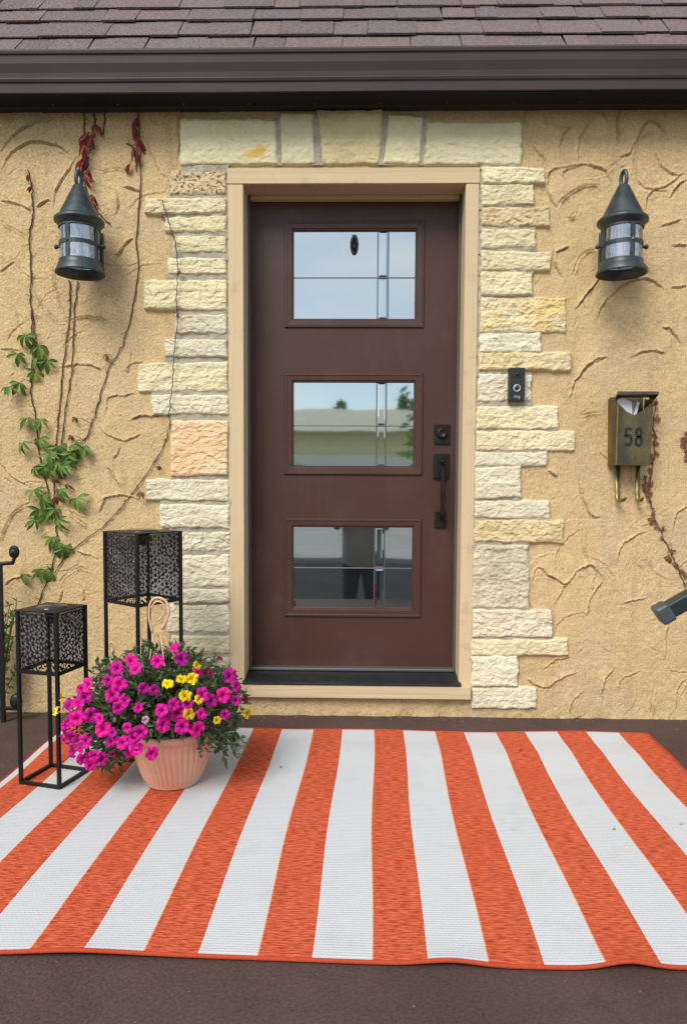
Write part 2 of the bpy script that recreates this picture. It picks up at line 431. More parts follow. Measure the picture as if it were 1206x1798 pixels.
# ================================================================== ground
mb = MB(); n = 24; R0 = 900
mb.add([(-R0, -R0, -.60), (R0, -R0, -.60), (R0, R0, -.60), (-R0, R0, -.60)], [(0, 1, 2, 3)])
struct(mb.build('ground', simple('lawn_and_dirt', (.085,.095,.055), .95, 0, .2, (.06,.075,.04), .6)))
mb = MB().add([(-60, -10.4, -.592), (60, -10.4, -.592), (60, -2.8, -.592), (-60, -2.8, -.592)], [(0, 1, 2, 3)])
struct(mb.build('road', simple('asphalt', (.022,.026,.022), .95, 0, .15, (.034,.038,.034), 1.5)))
mb = MB().box(-60, 60, -27, -10.4, -.59, -.47)
struct(mb.build('pavement', simple('pale_concrete', (.40,.39,.35), .9, 0, .3, (.33,.32,.29), .8)))
mb = MB().box(-3.2, 3.2, -2.72, .25, -.598, 0)
struct(mb.build('porch_floor', FLOOR, bevel=.012))

# ================================================================== house
house = empty('house', (0, .3, 0))
tag(house, 'tan stucco house front with limestone door surround and brown shingle roof', 'house')

# ---- stucco wall: trowelled relief, ridge lines as they run on the wall
RID = []
def rl(sc, ox, oy, rows):
    for r in rows:
        p = [float(t) for t in r.split()]
        RID.append([(ox + p[i]/sc, oy + p[i+1]/sc) for i in range(0, len(p), 2)])
rl(2.94, 0, 160, ['0 310 60 240 150 175 290 140','10 400 60 320 130 275 220 262 310 285 360 335','275 600 285 520 330 440 400 330','345 110 330 160 350 230',
 '530 260 525 200 550 110','920 70 930 110 915 200 925 260 910 390','790 175 850 165 900 190','510 420 600 400 680 430','760 190 770 290 800 350 830 440','640 490 725 515',
 '0 560 90 580 170 620','0 670 60 710 140 755','0 935 75 880','280 900 290 1010 330 1160','600 870 640 800 690 755','360 1190 440 1165 530 1180 580 1210','170 1020 220 1110 300 1190 340 1200',
 '85 1120 100 1200 150 1290','310 1425 400 1410 480 1415 530 1440','660 1460 670 1410 740 1395','780 600 840 640 870 690','600 500 610 580 600 640','190 600 230 570 265 560'])
rl(2.87, 0, 560, ['0 150 60 148 100 160','535 470 545 400 600 385 690 375','660 510 700 490 760 485 850 485','570 710 595 670 600 640','500 980 520 930 545 895 640 890 720 920','340 970 400 1020 450 1060',
 '0 720 60 790 170 855','5 1160 20 1070 80 970 160 930','290 1350 340 1290 400 1260 470 1280','380 1165 450 1190 490 1210','300 1430 310 1370','420 1420 425 1365','20 1340 60 1310 110 1295',
 '540 740 580 800 610 850','490 540 560 590 640 610 710 580'])
rl(3.124, 820, 160, ['410 150 470 180 540 200 620 195','500 310 530 230 560 195','610 390 605 340 630 230 720 110','350 290 400 340 430 370 420 420','445 560 445 470 470 425 560 410 620 400 700 410 760 440 800 520',
 '520 460 540 430 620 405','495 640 530 590 600 540 700 515 740 540','495 640 460 590 445 540','920 470 920 380 950 270 1020 225 1100 230','920 470 980 530 1050 530 1120 500 1160 460 1206 450',
 '1020 310 1060 400 1120 450 1160 460','840 290 830 200 835 100','990 660 985 590 1030 540 1100 545','830 360 890 340 915 280 990 165 1060 190 1100 240','590 1010 600 950 650 890 710 870',
 '590 1200 640 1130 700 1060 730 1020','720 1250 740 1170 800 1110 880 1050 980 1025 1050 1060 1080 1090','950 910 1000 1000','1060 740 1110 720 1180 705','1120 850 1206 840','1120 1075 1206 1070',
 '900 1460 960 1430 1040 1425 1090 1440','610 1560 660 1500 720 1465 780 1460','1070 1290 1120 1310 1170 1390','480 870 490 960 520 1020','480 880 560 850','330 90 320 160 350 190','700 110 770 175','1110 580 1150 520 1206 480','540 700 600 690 620 640'])
rl(2.725, 820, 620, ['490 210 520 130 580 60 650 25','545 560 550 680 590 770 640 785','720 1000 730 930 790 880 870 850','310 1090 340 1025 400 1065 470 1100 530 1040 590 1015 640 1060 655 1090','420 1205 450 1140 480 1095',
 '575 1260 590 1170 650 1090','560 830 560 930 580 1000','380 1620 420 1570 530 1525','290 1560 330 1590 400 1600','490 1750 500 1670 560 1615','640 1640 660 1560 710 1500','730 1620 740 1560 830 1520',
 '885 1740 890 1660 905 1600','990 850 1000 770 1050 735','750 1195 800 1180 860 1170','950 1470 950 1340 970 1290','360 1520 420 1470 500 1455','385 560 430 590','540 300 600 290 640 285','1000 1720 1010 1600 1050 1560'])

def catmull(P, per=8):
    P = [np.array(p, float) for p in P]
    if len(P) < 3: return [P[0] + (P[-1]-P[0])*t for t in np.linspace(0, 1, per)]
    Q = [2*P[0]-P[1]] + P + [2*P[-1]-P[-2]]; out = []
    for i in range(1, len(Q)-2):
        for t in np.arange(per)/per:
            a, b, c, d = Q[i-1], Q[i], Q[i+1], Q[i+2]
            out.append(.5*((2*b)+(c-a)*t+(2*a-5*b+4*c-d)*t*t+(-a+3*b-3*c+d)*t**3))
    return out + [P[-1]]

WX0, WX1, WZ0, WZ1, WC = -1.80, 1.70, -.004, 2.508, .0034
OPEN = (-.545, .493, .072, 2.285)      # opening that the door frame fills
nx = int((WX1-WX0)/WC); nz = int((WZ1-WZ0)/WC)
gx = np.linspace(WX0, WX1, nx+1); gz = np.linspace(WZ0, WZ1, nz+1)
GX, GZ = np.meshgrid(gx, gz)
H = .0050*fbm(GX*2.6, GZ*2.6, 3, 4) + .0028*fbm(GX*11, GZ*11, 9, 4) + .0012*fbm(GX*60, GZ*60, 21, 2)
rr = np.random.default_rng(5)
polys = []
for r in RID:
    q = [at(a, b, Y=0) for a, b in r]; polys.append(([(v.x, v.z) for v in q], rr.uniform(.75, 1.25)))
for k in range(190):                        # further trowel strokes, fainter
    x, z = rr.uniform(WX0, WX1), rr.uniform(.02, 2.48); a0 = rr.uniform(0, 6.28); R_ = rr.uniform(.05, .20); sp = rr.uniform(.6, 2.2)*rr.choice([-1, 1])
    polys.append(([(x+R_*math.cos(a0+sp*t), z+R_*.9*math.sin(a0+sp*t)) for t in np.linspace(0, 1, 5)], rr.uniform(.14, .42)))
for pl, amp in polys:
    c = np.array(catmull(pl, 7)); m = .09
    c = c + np.stack([vnoise(np.arange(len(c))*.7, np.full(len(c), amp*91.3), 5)-.5, vnoise(np.arange(len(c))*.7, np.full(len(c), amp*57.1), 6)-.5], 1)*.008
    i0, i1 = np.searchsorted(gx, [c[:,0].min()-m, c[:,0].max()+m]); j0, j1 = np.searchsorted(gz, [c[:,1].min()-m, c[:,1].max()+m])
    if i1-i0 < 3 or j1-j0 < 3: continue
    X = GX[j0:j1, i0:i1]; Z = GZ[j0:j1, i0:i1]
    best = np.full(X.shape, 9.); side = np.zeros(X.shape); tt = np.zeros(X.shape); ns = len(c)-1
    for s_ in range(ns):
        a, b = c[s_], c[s_+1]; d = b-a; L = d@d+1e-12
        t = np.clip(((X-a[0])*d[0]+(Z-a[1])*d[1])/L, 0, 1)
        dx, dz = X-a[0]-t*d[0], Z-a[1]-t*d[1]; dist = np.hypot(dx, dz); k = dist < best
        best = np.where(k, dist, best); side = np.where(k, np.sign(d[0]*dz-d[1]*dx), side); tt = np.where(k, (s_+t)/ns, tt)
    flip = 1 if (pl[-1][0]-pl[0][0]) >= 0 else -1      # raised lip on the upper side
    if rr.random() < .2: flip = -flip
    sd = side*flip; A = .0056*amp*np.clip(np.minimum(tt, 1-tt)*5, 0, 1)**.7*(.45+1.1*vnoise(X*38, Z*38, 77))
    lip = np.where(sd > 0, np.exp(-(best/.0045)**2)*1.0 + .60*np.exp(-best/.028), 0)
    H[j0:j1, i0:i1] += A*(lip - np.where(sd <= 0, 1.25*np.exp(-((best-.0030)/.0034)**2), 0))
for k in range(550):                        # small nicks and drag marks left by the trowel
    x, z = rr.uniform(WX0, WX1), rr.uniform(.02, 2.48); L = rr.uniform(.006, .022); a0 = rr.uniform(0, 3.14)
    i0, i1 = np.searchsorted(gx, [x-.04, x+.04]); j0, j1 = np.searchsorted(gz, [z-.04, z+.04])
    X = GX[j0:j1, i0:i1]-x; Z = GZ[j0:j1, i0:i1]-z
    du = X*math.cos(a0)+Z*math.sin(a0); dv = -X*math.sin(a0)+Z*math.cos(a0)+du*du*rr.uniform(-12, 12)
    H[j0:j1, i0:i1] += rr.uniform(.0012, .0030)*np.exp(-(du/L)**2)*(np.exp(-((dv-.003)/.0035)**2)-1.2*np.exp(-((dv+.002)/.003)**2))
# crumbly foot of the wall
foot = np.clip(1-GZ/.05, 0, 1); H += foot*.006*fbm(GX*22, GZ*22, 31, 3)
V = np.stack([GX, -H, GZ], -1).reshape(-1, 3)
I, J = np.meshgrid(np.arange(nx), np.arange(nz))
cx_ = gx[:-1][I]+WC/2; cz_ = gz[:-1][J]+WC/2
keep = ~((cx_ > OPEN[0]+.012) & (cx_ < OPEN[1]-.012) & (cz_ > OPEN[2]+.006) & (cz_ < OPEN[3]-.012))
b0 = (J*(nx+1)+I)[keep]
Fq = np.stack([b0, b0+1, b0+nx+2, b0+nx+1], -1)
def wall_h(x, z):
    i = min(max(int((x-WX0)/WC), 0), nx); j = min(max(int((z-WZ0)/WC), 0), nz); return float(H[j, i])
ws = [(WX0-6, WX0), (WX1, WX1+6)]; ev = []; ef = []
for a, b in ws:
    k = len(V)+len(ev); ev += [(a, 0, WZ0), (b, 0, WZ0), (b, 0, WZ1), (a, 0, WZ1)]; ef.append((k, k+1, k+2, k+3))
V = np.vstack([V, np.array(ev)]); Fq = np.vstack([Fq, np.array(ef)])
place('stucco_wall', np_mesh('stucco_wall', V, Fq, STUCCO), house)

# ---- limestone surround
def quad(px4, Y): return [at(x, y, Y=Y) for x, y in px4]
LEFT = [(297,302,397,340,'s'),(253,349,397,374,'c'),(288,381,397,407,'c'),(303,414,398,441,'c'),(292,452,398,479,'c'),(252,492,399,542,'c'),(306,552,399,584,'w'),(288,596,399,626,'w'),
        (241,637,400,686,'c'),(265,695,402,727,'w'),(299,738,401,834,'o'),(255,843,403,879,'w'),(280,886,404,927,'w'),(296,934,404,968,'g'),(288,976,404,1031,'w'),(304,1035,404,1057,'w'),
        (292,1064,404,1110,'w'),(298,1118,405,1147,'c'),(306,1155,405,1182,'g'),(296,1190,406,1226,'w')]
RIGHT = [(846,294,958,320,'c'),(844,325,939,358,'c'),(844,363,966,395,'b'),(843,401,941,433,'c'),(843,441,968,473,'c'),(843,478,937,518,'c'),(843,523,996,581,'y'),(840,585,951,618,'w'),(839,620,1004,649,'y'),
         (838,657,934,705,'w'),(835,713,981,752,'c'),(834,757,1010,789,'c'),(833,794,962,818,'w'),(833,821,915,873,'w'),(833,879,966,909,'w'),(832,914,992,952,'b'),(829,957,930,1067,'g'),(828,1072,970,1118,'g'),
         (827,1124,999,1150,'c'),(827,1154,910,1206,'w'),(828,1210,944,1245,'w')]
TOP = [([(315,207),(485,208),(488,289),(314,290)],'t'),([(490,197),(550,196),(555,288),(494,289)],'c'),([(555,190),(674,190),(667,288),(566,288)],'b'),([(682,199),(744,203),(738,289),(672,288)],'c'),([(749,213),(917,212),(918,289),(743,289)],'c')]
def stone_mesh(q, seed, proud, rough):
    tl, tr, br, bl = [np.array([v.x, v.z]) for v in q]
    wd, ht = np.linalg.norm(tr-tl), np.linalg.norm(tl-bl); nu = max(6, int(wd/.0036)); nv = max(5, int(ht/.0036))
    u = np.linspace(0, 1, nu+1); v = np.linspace(0, 1, nv+1); U, W = np.meshgrid(u, v)
    P = (bl*(1-U[...,None])+br*U[...,None])*(1-W[...,None])+(tl*(1-U[...,None])+tr*U[...,None])*W[...,None]
    du = U*wd; dv = W*ht
    jx = .006*fbm(dv*40+seed, dv*0+seed*3.1, seed, 4); tb = np.where(W > .5, 31.7, 0); jz = .0068*fbm(du*24+seed*1.7+tb, du*0+seed, seed+4, 5)*np.abs(W-.5)*2
    P[...,0] += jx; P[...,1] += jz
    e = np.minimum(np.minimum(du, wd-du), np.minimum(dv, ht-dv))
    # rounded corners
    cxn = np.minimum(du, wd-du); czn = np.minimum(dv, ht-dv); cr_ = .012
    inside = (cxn < cr_) & (czn < cr_)
    pull = np.where(inside, np.maximum(0, np.hypot(cr_-cxn, cr_-czn)-cr_), 0)
    P[...,0] += pull*np.sign(wd/2-du)*.7; P[...,1] += pull*np.sign(ht/2-dv)*.7
    pill = 1-np.exp(-e/.0028)
    q1, q2 = du*15+seed*5.3, dv*24+seed
    wx = fbm(q1*.7, q2*.7, seed+3, 2)*.9
    rock = fbm(q1+wx, q2+wx, seed, 5); ridg = 1-2*np.abs(fbm(du*24+seed*2.2+wx, dv*40+seed, seed+60, 4)); strat = fbm(du*5+seed, dv*70+seed*2, seed+50, 3); fine = fbm(du*90, dv*110+seed, seed+80, 2)
    rs = np.random.default_rng(seed); K = max(4, int(wd*ht/.00075)); fx = rs.uniform(0, wd, K); fz = rs.uniform(0, ht, K); tl_ = rs.normal(0, .16, (K, 2)); of = rs.normal(0, .0016, K)
    dw_ = ((du[...,None]-fx+.006*rock[...,None])/1.7)**2+(dv[...,None]-fz+.005*wx[...,None])**2; nk = dw_.argmin(-1)
    facet = (du-fx[nk])*tl_[nk,0]+(dv-fz[nk])*tl_[nk,1]+of[nk]
    facet = np.clip(facet, -.004, .004)*(rough/.009)
    y = -(proud*pill + (facet*.55+rough*.42*(rock*.9+ridg*.25+strat*.55+fine*.6))*np.clip(e/.006, 0, 1))
    Vf = np.stack([P[...,0], y, P[...,1]], -1).reshape(-1, 3)
    F = [(j*(nu+1)+i, j*(nu+1)+i+1, (j+1)*(nu+1)+i+1, (j+1)*(nu+1)+i) for j in range(nv) for i in range(nu)]
    rim = [i for i in range(nu+1)] + [(j)*(nu+1)+nu for j in range(1, nv+1)] + [nv*(nu+1)+i for i in range(nu-1, -1, -1)] + [j*(nu+1) for j in range(nv-1, 0, -1)]
    base = len(Vf); Vb = Vf[rim].copy(); Vb[:,1] = .006
    V2 = np.vstack([Vf, Vb]); m = len(rim)
    F += [(rim[(k+1) % m], rim[k], base+k, base+(k+1) % m) for k in range(m)]
    return V2, np.array(F)
SY = -.014
stones = []
def rect_px(l, t, r, b, s):
    k = rnd.uniform
    t -= 1.8; b += 1.8
    return [(l+k(-1.5,1.5), t+k(-1.6,1.6)), (r+k(-1,1), t+k(-1.6,1.6)), (r+k(-1,1), b+k(-1.6,1.6)), (l+k(-1.5,1.5), b+k(-1.6,1.6))]
surround = empty('stone_surround', (0, 0, .08)); attach(surround, house)
def joint_px(x0, x1, y0, y1, dep=.0095, am=.007):
    q = [at(x0, y0, Y=-.006), at(x1, y1, Y=-.006)]
    xa, xb, za, zb = q[0].x, q[1].x, q[1].z, q[0].z
    nu = max(3, int((xb-xa)/.006)); nv = max(2, int((zb-za)/.005)); vs = []
    for j in range(nv+1):
        for i in range(nu+1):
            x = xa+(xb-xa)*i/nu; z = za+(zb-za)*j/nv
            vs.append((x, -dep-am*float(fbm(np.array(x*45), np.array(z*45), 7, 4)), z))
    fs = [(j*(nu+1)+i, j*(nu+1)+i+1, (j+1)*(nu+1)+i+1, (j+1)*(nu+1)+i) for j in range(nv) for i in range(nu)]
    MB().add(vs, fs, True).build('mortar_joint', MORTAR, surround)
for col in (LEFT, RIGHT):
    for i, s in enumerate(col):
        if i+1 < len(col):
            n_ = col[i+1]
            if col is LEFT: joint_px(max(s[0], n_[0])+1.5, s[2]+4, s[3]-5, n_[1]+5)
            else: joint_px(s[0]-4, min(s[2], n_[2])-1.5, s[3]-5, n_[1]+5)
for a, b in ((481,500),(544,569),(664,689),(732,753)): joint_px(a, b, 203, 290)
joint_px(316, 402, 286, 305); joint_px(842, 916, 286, 297)
for i in range(9):
    y0, y1 = 300+i*103, 300+(i+1)*103-.5
    joint_px(393+i*.6, 404+i*.55, y0, y1, .005, .004); joint_px(841-i*1.75, 849-i*1.75, y0, y1, .005, .004)
k = 0
for s in LEFT+RIGHT:
    k += 1; V_, F_ = stone_mesh(quad(rect_px(*s), SY), k*3+1, .017+rnd.uniform(-.003,.005), .0125 if s[4] in 'gyb' else .009)
    place('stone', np_mesh('stone', V_, F_, ST[s[4]], False), surround)
for q, c in TOP:
    k += 1; V_, F_ = stone_mesh(quad(q, SY), k*3+1, .017, .006); place('stone', np_mesh('stone', V_, F_, ST[c]), surround)

# ---- door frame
fr = MB().box(-.484, -.4768, -.004, .21, .13, 2.2275)
fr.box(.4368, .444, -.004, .21, .13, 2.2275); fr.box(-.4768, .4368, -.004, .21, 2.2235, 2.2275)
frame = fr.build('door_frame', CASING_Z, house)
MB().box(-.540, .4895, -.014, .03, 2.2165, 2.2795).build('head_casing', CASING_X, frame, .003)
MB().box(-.5385, -.4755, -.011, .03, .078, 2.2160).build('side_casing', CASING_Z, frame, .003)
MB().box(.4345, .4885, -.011, .03, .078, 2.2160).build('side_casing', CASING_Z, frame, .003)
MB().box(-.4752, -.466, .118, .148, .15, 2.2225).build('door_stop', simple('grey_weatherstrip', (.10,.085,.075), .6), frame, .001)
MB().box(.4262, .4342, .118, .148, .15, 2.2225).build('door_stop', bpy.data.materials['grey_weatherstrip'], frame, .001)
MB().box(-.4645, .4255, .118, .148, 2.205, 2.2225).build('door_stop', CASING_X, frame, .001)
z1 = at(620, 1203, Y=-.03).z; z0 = at(620, 1227, Y=-.034).z
MB().box(at(414, 1215, Y=-.034).x, at(827, 1215, Y=-.034).x, -.034, .03, z0, z1-.002).build('sill_board', CASING_X, frame, .003)
t = MB(); xa, xb = -.482, .4415
prof = [(-.038, z1-.001), (-.038, z1+.008), (-.025, z1+.011), (.10, z1+.022), (.145, z1+.024), (.145, z1-.001)]
vs = [(x, y, z) for x in (xa, xb) for y, z in prof]; m_ = len(prof)
t.add(vs, [tuple(range(m_)), tuple(range(2*m_-1, m_-1, -1))] + [(i, m_+i, m_+(i+1) % m_, (i+1) % m_) for i in range(m_)])
t.build('threshold', THRESH, frame, .002)
MB().box(-.47, .43, .10, .146, z1+.0245, z1+.036).build('door_sweep', simple('worn_aluminium', (.20,.20,.20), .4, .6), frame, .002)

# ---- door
DX0, DX1, DZ0, DZ1, DY = -.4735, .4325, z1+.034, 2.2205, .15
def prect(o): a = at(o[0], o[1], Y=DY); b = at(o[2], o[3], Y=DY); return [a.x, b.x, b.z, a.z]
OUT = [prect(o) for o in ((500,388,745,575), (500,655,741,834), (500,910,736,1084))]
ox0 = sum(o[0] for o in OUT)/3; ox1 = sum(o[1] for o in OUT)/3
for o in OUT: o[0] = ox0; o[1] = ox1
PIN = .038
xs = [DX0, ox0+PIN, ox1-PIN, DX1]; zs = [DZ0]
for o in sorted(OUT, key=lambda o: o[2]): zs += [o[2]+PIN, o[3]-PIN]
zs.append(DZ1)
slab = MB(); vs = [(x, DY, z) for z in zs for x in xs]
fs = [(j*4+i, j*4+i+1, j*4+i+5, j*4+i+4) for j in range(len(zs)-1) for i in range(3) if not (i == 1 and j % 2 == 1)]
slab.add(vs, fs)
door = slab.build('door', DOOR, house, solid=.044)
CB = []
for q, o in enumerate(OUT):
    MB().ring(o, [(-.0015, -.002), (-.0005, .006), (.002, .0085), (.009, .009), (.012, .0065), (.030, .0055), (.0345, .001), (.0375, -.010), (.040, -.013)], DY).build('moulding', DOOR, door)
    x0, x1, zA, zB = o[0]+.0385, o[1]-.0385, o[2]+.0385, o[3]-.0385
    gy = DY+.012
    zc = at(600, (486, 747, 998)[q], Y=DY).z; xa = at((663,661,657)[q], (486,747,998)[q], Y=DY).x; xb = at((682,678,675)[q], (486,747,998)[q], Y=DY).x
    cells = [(x0, xa), (xa, xb), (xb, x1)]; g = .0022
    for i, (a, b) in enumerate(cells):
        for c, d in ((zA, zc), (zc, zB)):
            a_, b_, c_, d_ = a+(g if i else 0), b-(g if i < 2 else 0), c+(g if c == zc else 0), d-(g if d == zc else 0)
            p = MB()
            if i == 1:      # bevelled strip
                e = .0085; vs = [(a_,gy,c_),(b_,gy,c_),(b_,gy,d_),(a_,gy,d_),(a_+e,gy-.0022,c_+e),(b_-e,gy-.0022,c_+e),(b_-e,gy-.0022,d_-e),(a_+e,gy-.0022,d_-e)]
                p.add(vs, [(4,5,6,7),(0,1,5,4),(1,2,6,5),(2,3,7,6),(3,0,4,7)])
            else: p.add([(a_,gy,c_),(b_,gy,c_),(b_,gy,d_),(a_,gy,d_)], [(0,1,2,3)])
            p.build('pane', PANE, door, solid=.004)
    for b in ((x0, x1, zc-g, zc+g), (xa-g, xa+g, zA, zB), (xb-g, xb+g, zA, zB)):
        yy = -.0005 if b[1]-b[0] > .1 else 0
        MB().box(b[0], b[1], gy-.0035+yy, gy+.003, b[2], b[3]).build('came', CAME, door, .001)
    MB().box(x0-.002, x1+.002, gy+.0062, gy+.02, zA-.002, zB+.002).build('glass_backing', simple('dark_interior%d' % q, (.02,.02,.02), .9) if q == 0 else bpy.data.materials['dark_interior0'], door)
def hw(px0, py0, px1, py1, y0, y1, name, bev=.003, mat=BLACKHW):
    a = at(px0, py0, Y=DY); b = at(px1, py1, Y=DY)
    return MB().box(a.x, b.x, DY+y0, DY+y1, b.z, a.z).build(name, mat, door, bev)
hw(762, 744, 789, 780, -.010, .002, 'deadbolt_plate')
c = at(775, 761, Y=DY); cyl = MB()
import itertools
def disc_y(mb, c, prof, n=24):   # prof [(r, toward viewer)]
    vs = [(c.x+r*math.cos(2*math.pi*k/n), c.y-h, c.z+r*math.sin(2*math.pi*k/n)) for r, h in prof for k in range(n)]
    mb.add(vs, [(i*n+k, i*n+(k+1) % n, (i+1)*n+(k+1) % n, (i+1)*n+k) for i in range(len(prof)-1) for k in range(n)], True)
    return mb
disc_y(cyl, c, [(.0235,.009),(.0235,.014),(.021,.022),(.015,.0235),(.013,.0215),(.0005,.0215)]).build('lock_cylinder', BLACKHW, door)
MB().box(c.x-.0012, c.x+.0012, c.y-.0226, c.y-.0205, c.z-.006, c.z+.006).build('keyhole', INK, door)
hw(761, 796, 788, 841, -.010, .002, 'handle_plate'); hw(763, 897, 782, 927, -.010, .002, 'lower_handle_plate')
hx = at(775, 850, Y=DY).x; za, zb = at(775, 828, Y=DY).z, at(775, 908, Y=DY).z
MB().tube([(hx,DY-.006,za+.004),(hx,DY-.04,za),(hx,DY-.056,za-.016),(hx,DY-.06,(za+zb)/2),(hx,DY-.056,zb+.016),(hx,DY-.04,zb),(hx,DY-.006,zb-.002)], [.010,.0105,.0105,.011,.0105,.0105,.010], 6, smooth=False).build('handle_grip', BLACKHW, door, .002)
zt = at(775, 813, Y=DY).z
MB().tube([(hx,DY-.008,zt),(hx,DY-.03,zt+.002),(hx,DY-.05,zt+.009)], [.006,.008,.011], 8).build('thumb_latch', BLACKHW, door)

# ---- roof, fascia, gutter
TH = rad(52); RO = Vector((0, -.105, 2.625)); RU = Vector((0, math.cos(TH), math.sin(TH))); RN = Vector((0, -math.sin(TH), math.cos(TH)))
def roof_s(py):
    d = CROT @ Vector((0, -(py-PCY)/F_PX, -1)); t = (RO-CAM).dot(RN)/d.dot(RN); return (CAM+t*d-RO).dot(RU)
mb = MB(); a = RO-RN*.012; b = RO+RU*4.2-RN*.012
mb.add([(-6, a.y, a.z), (6, a.y, a.z), (6, b.y, b.z), (-6, b.y, b.z), (-6, b.y+.9, 2.4), (6, b.y+.9, 2.4), (-6, .04, 2.51), (6, .04, 2.51)], [(0,1,2,3), (3,2,5,4), (0,6,7,1)])
roof = mb.build('roof', SHINGLE, house)
exps = [roof_s(86), roof_s(67), roof_s(40), roof_s(18)]
step = exps[3]-exps[2]
print('courses', exps)
e_ = [exps[0]-.06, exps[1], exps[2], exps[3]] + [exps[3]+.145*k for k in range(1, 5)]
for ci, s0 in enumerate(e_):
    x = -2.3-rnd.random()*.2; L = .185; up = rnd.random() < .5
    lean = .0
    while x < 2.3:
        wd = rnd.choice([.09,.12,.15,.19,.23,.27])+rnd.uniform(-.012,.012); up = not up
        th = .0085 if up else .0045
        d0 = 0 if up else rnd.choice([0, .004, .010, .013])
        sa, sb = s0+d0+rnd.uniform(-.0025,.0025), s0+L
        sk = rnd.uniform(-.006, .006); g = .0012
        base = .0035; P = []
        for hh in (0, th):
            for xx, ss in ((x+g, sa), (x+wd-g, sa+rnd.uniform(-.002,.002)), (x+wd-g+sk, sb), (x+g+sk, sb)):
                lift = base+.010*(1-(ss-s0)/L) if True else 0
                P.append(RO+Vector((xx,0,0))+RU*ss+RN*(lift+hh*(1 if ss < sb-.01 else .3)-.012+.0105))
        o = MB().add(P, [(0,3,2,1),(4,5,6,7),(0,1,5,4),(1,2,6,5),(2,3,7,6),(3,0,4,7)]).build('shingle', SHINGLE, roof)
        x += wd
MB().box(-6, 6, -.062, -.042, 2.509, 2.655).build('fascia', SOFFIT, house)
MB().box(-6, 6, -.149, -.0635, 2.4995, 2.5035).build('gutter_dark_strip', simple('near_black_strip', (.007,.007,.011), .7, 0, .2), house)  # near-black strip added to darken the underside of the gutter
MB().box(-6, 6, -.041, .02, 2.5095, 2.52).build('soffit', SOFFIT, house)
gp = [(-.063,2.512),(-.063,2.508),(-.150,2.506),(-.156,2.508),(-.160,2.540),(-.166,2.544),(-.169,2.551),(-.165,2.557),(-.168,2.575),(-.178,2.605),(-.1815,2.634),(-.188,2.637),(-.190,2.645),(-.187,2.652),(-.180,2.653),(-.178,2.648)]
mb = MB(); N_ = 24; vs = []
for i in range(N_+1):
    x = -6+12*i/N_; sag = .0015*math.sin(x*1.7)
    vs += [(x, y, z+sag) for y, z in gp]
m_ = len(gp)
mb.add(vs, [(i*m_+j, i*m_+j+1, (i+1)*m_+j+1, (i+1)*m_+j) for i in range(N_) for j in range(m_-1)], False)
gut = mb.build('gutter', GUTTER, house, solid=.0015)
for i in range(14):
    x = -1.75+i*.262; g = MB(); g.lathe([(.0005,-.004),(.004,-.0035),(.006,-.001),(.006,0)], (x, -.082, 2.4995), 10); g.build('rivet', GUTTER, gut)

# ================================================================== rug
RF = [at(445,1282,Z=.006), at(975,1289,Z=.006)]
u_ax = Vector((math.cos(rad(-.2)), math.sin(rad(-.2)), 0)); v_ax = Vector((-math.sin(rad(-1.6)), math.cos(rad(-1.6)), 0)) * -1     # v runs from the wall to the viewer
v_ax = Vector((-.0278, -.9996, 0))
RW0, RW1, RD = -1.155, 1.150, 1.368
org = Vector((0, -.203, 0))
nu, nv = 150, 110; vs = []; uvs = []
def rug_z(u, v):
    z = .0095+.0028*float(fbm(np.array(u*2.2), np.array(v*2.2), 3, 2))
    fe = max(0, 1-(RD-v)/.10)
    z += fe*fe*(.010*math.exp(-((u-.235)/.075)**2)+.014*math.exp(-((u-.60)/.06)**2)+.006*math.exp(-((u+.55)/.12)**2))
    be = max(0, 1-v/.12); z += be*.006*(.5+.5*math.sin(u*7.3+1))
    le = max(0, 1-(u-RW0)/.2); z += le*.004*(1+math.sin(v*9))
    z += .007*math.exp(-((v-.22)/.10)**2)*(.6+.4*math.sin(u*2.1+.6))
    return max(z, .0078)
def rug_pt(u, v):
    k = (RW1-u)*0
    vv = v
    if v >= RD-.2: vv = v+.006*math.sin(u*4.1)*max(0, 1-(RD-v)/.2)
    if v <= .2: vv = v+.005*math.sin(u*5.3+1)*(1-v/.2)
    uu = u+.0035*math.sin(v*6+u*1.3)
    p = org+u_ax*uu+v_ax*vv; return Vector((p.x, p.y, rug_z(u, v)))
for j in range(nv+1):
    for i in range(nu+1):
        u = RW0+(RW1-RW0)*i/nu; v = RD*j/nv; vs.append(tuple(rug_pt(u, v))); uvs.append((u, v))
F_ = np.array([(j*(nu+1)+i, (j+1)*(nu+1)+i, (j+1)*(nu+1)+i+1, j*(nu+1)+i+1) for j in range(nv) for i in range(nu)])
me = np_mesh('rug', np.array(vs), F_, RUG)
uvl = me.uv_layers.new(name='UVMap'); u0 = .071-.518*.2403
li = np.zeros(len(me.loops), np.int32); me.loops.foreach_get('vertex_index', li)
U = np.array(uvs)[li]; U[:,0] -= u0; uvl.data.foreach_set('uv', U.astype(np.float32).ravel())
rug = place('rug', me)
md = rug.modifiers.new('solid', 'SOLIDIFY'); md.thickness = .006; md.offset = -1
tag(rug, 'orange and white striped woven rug lying in front of the door', 'rug')
BIND = NT('orange_binding').set(.85, 0, .2)
BIND.color(BIND.mix(BIND.noise(1, 2, BIND.co('Object', (420, 420, 30))), (.30,.035,.014), (.62,.10,.04))); BIND.bump(BIND.noise(1, 2, BIND.co('Object', (420, 420, 30))), .5, .002)
edge = [rug_pt(RW0+(RW1-RW0)*i/160, 0) for i in range(161)] + [rug_pt(RW1, RD*i/90) for i in range(1, 91)] + [rug_pt(RW1-(RW1-RW0)*i/160, RD) for i in range(1, 161)] + [rug_pt(RW0, RD-RD*i/90) for i in range(1, 90)]
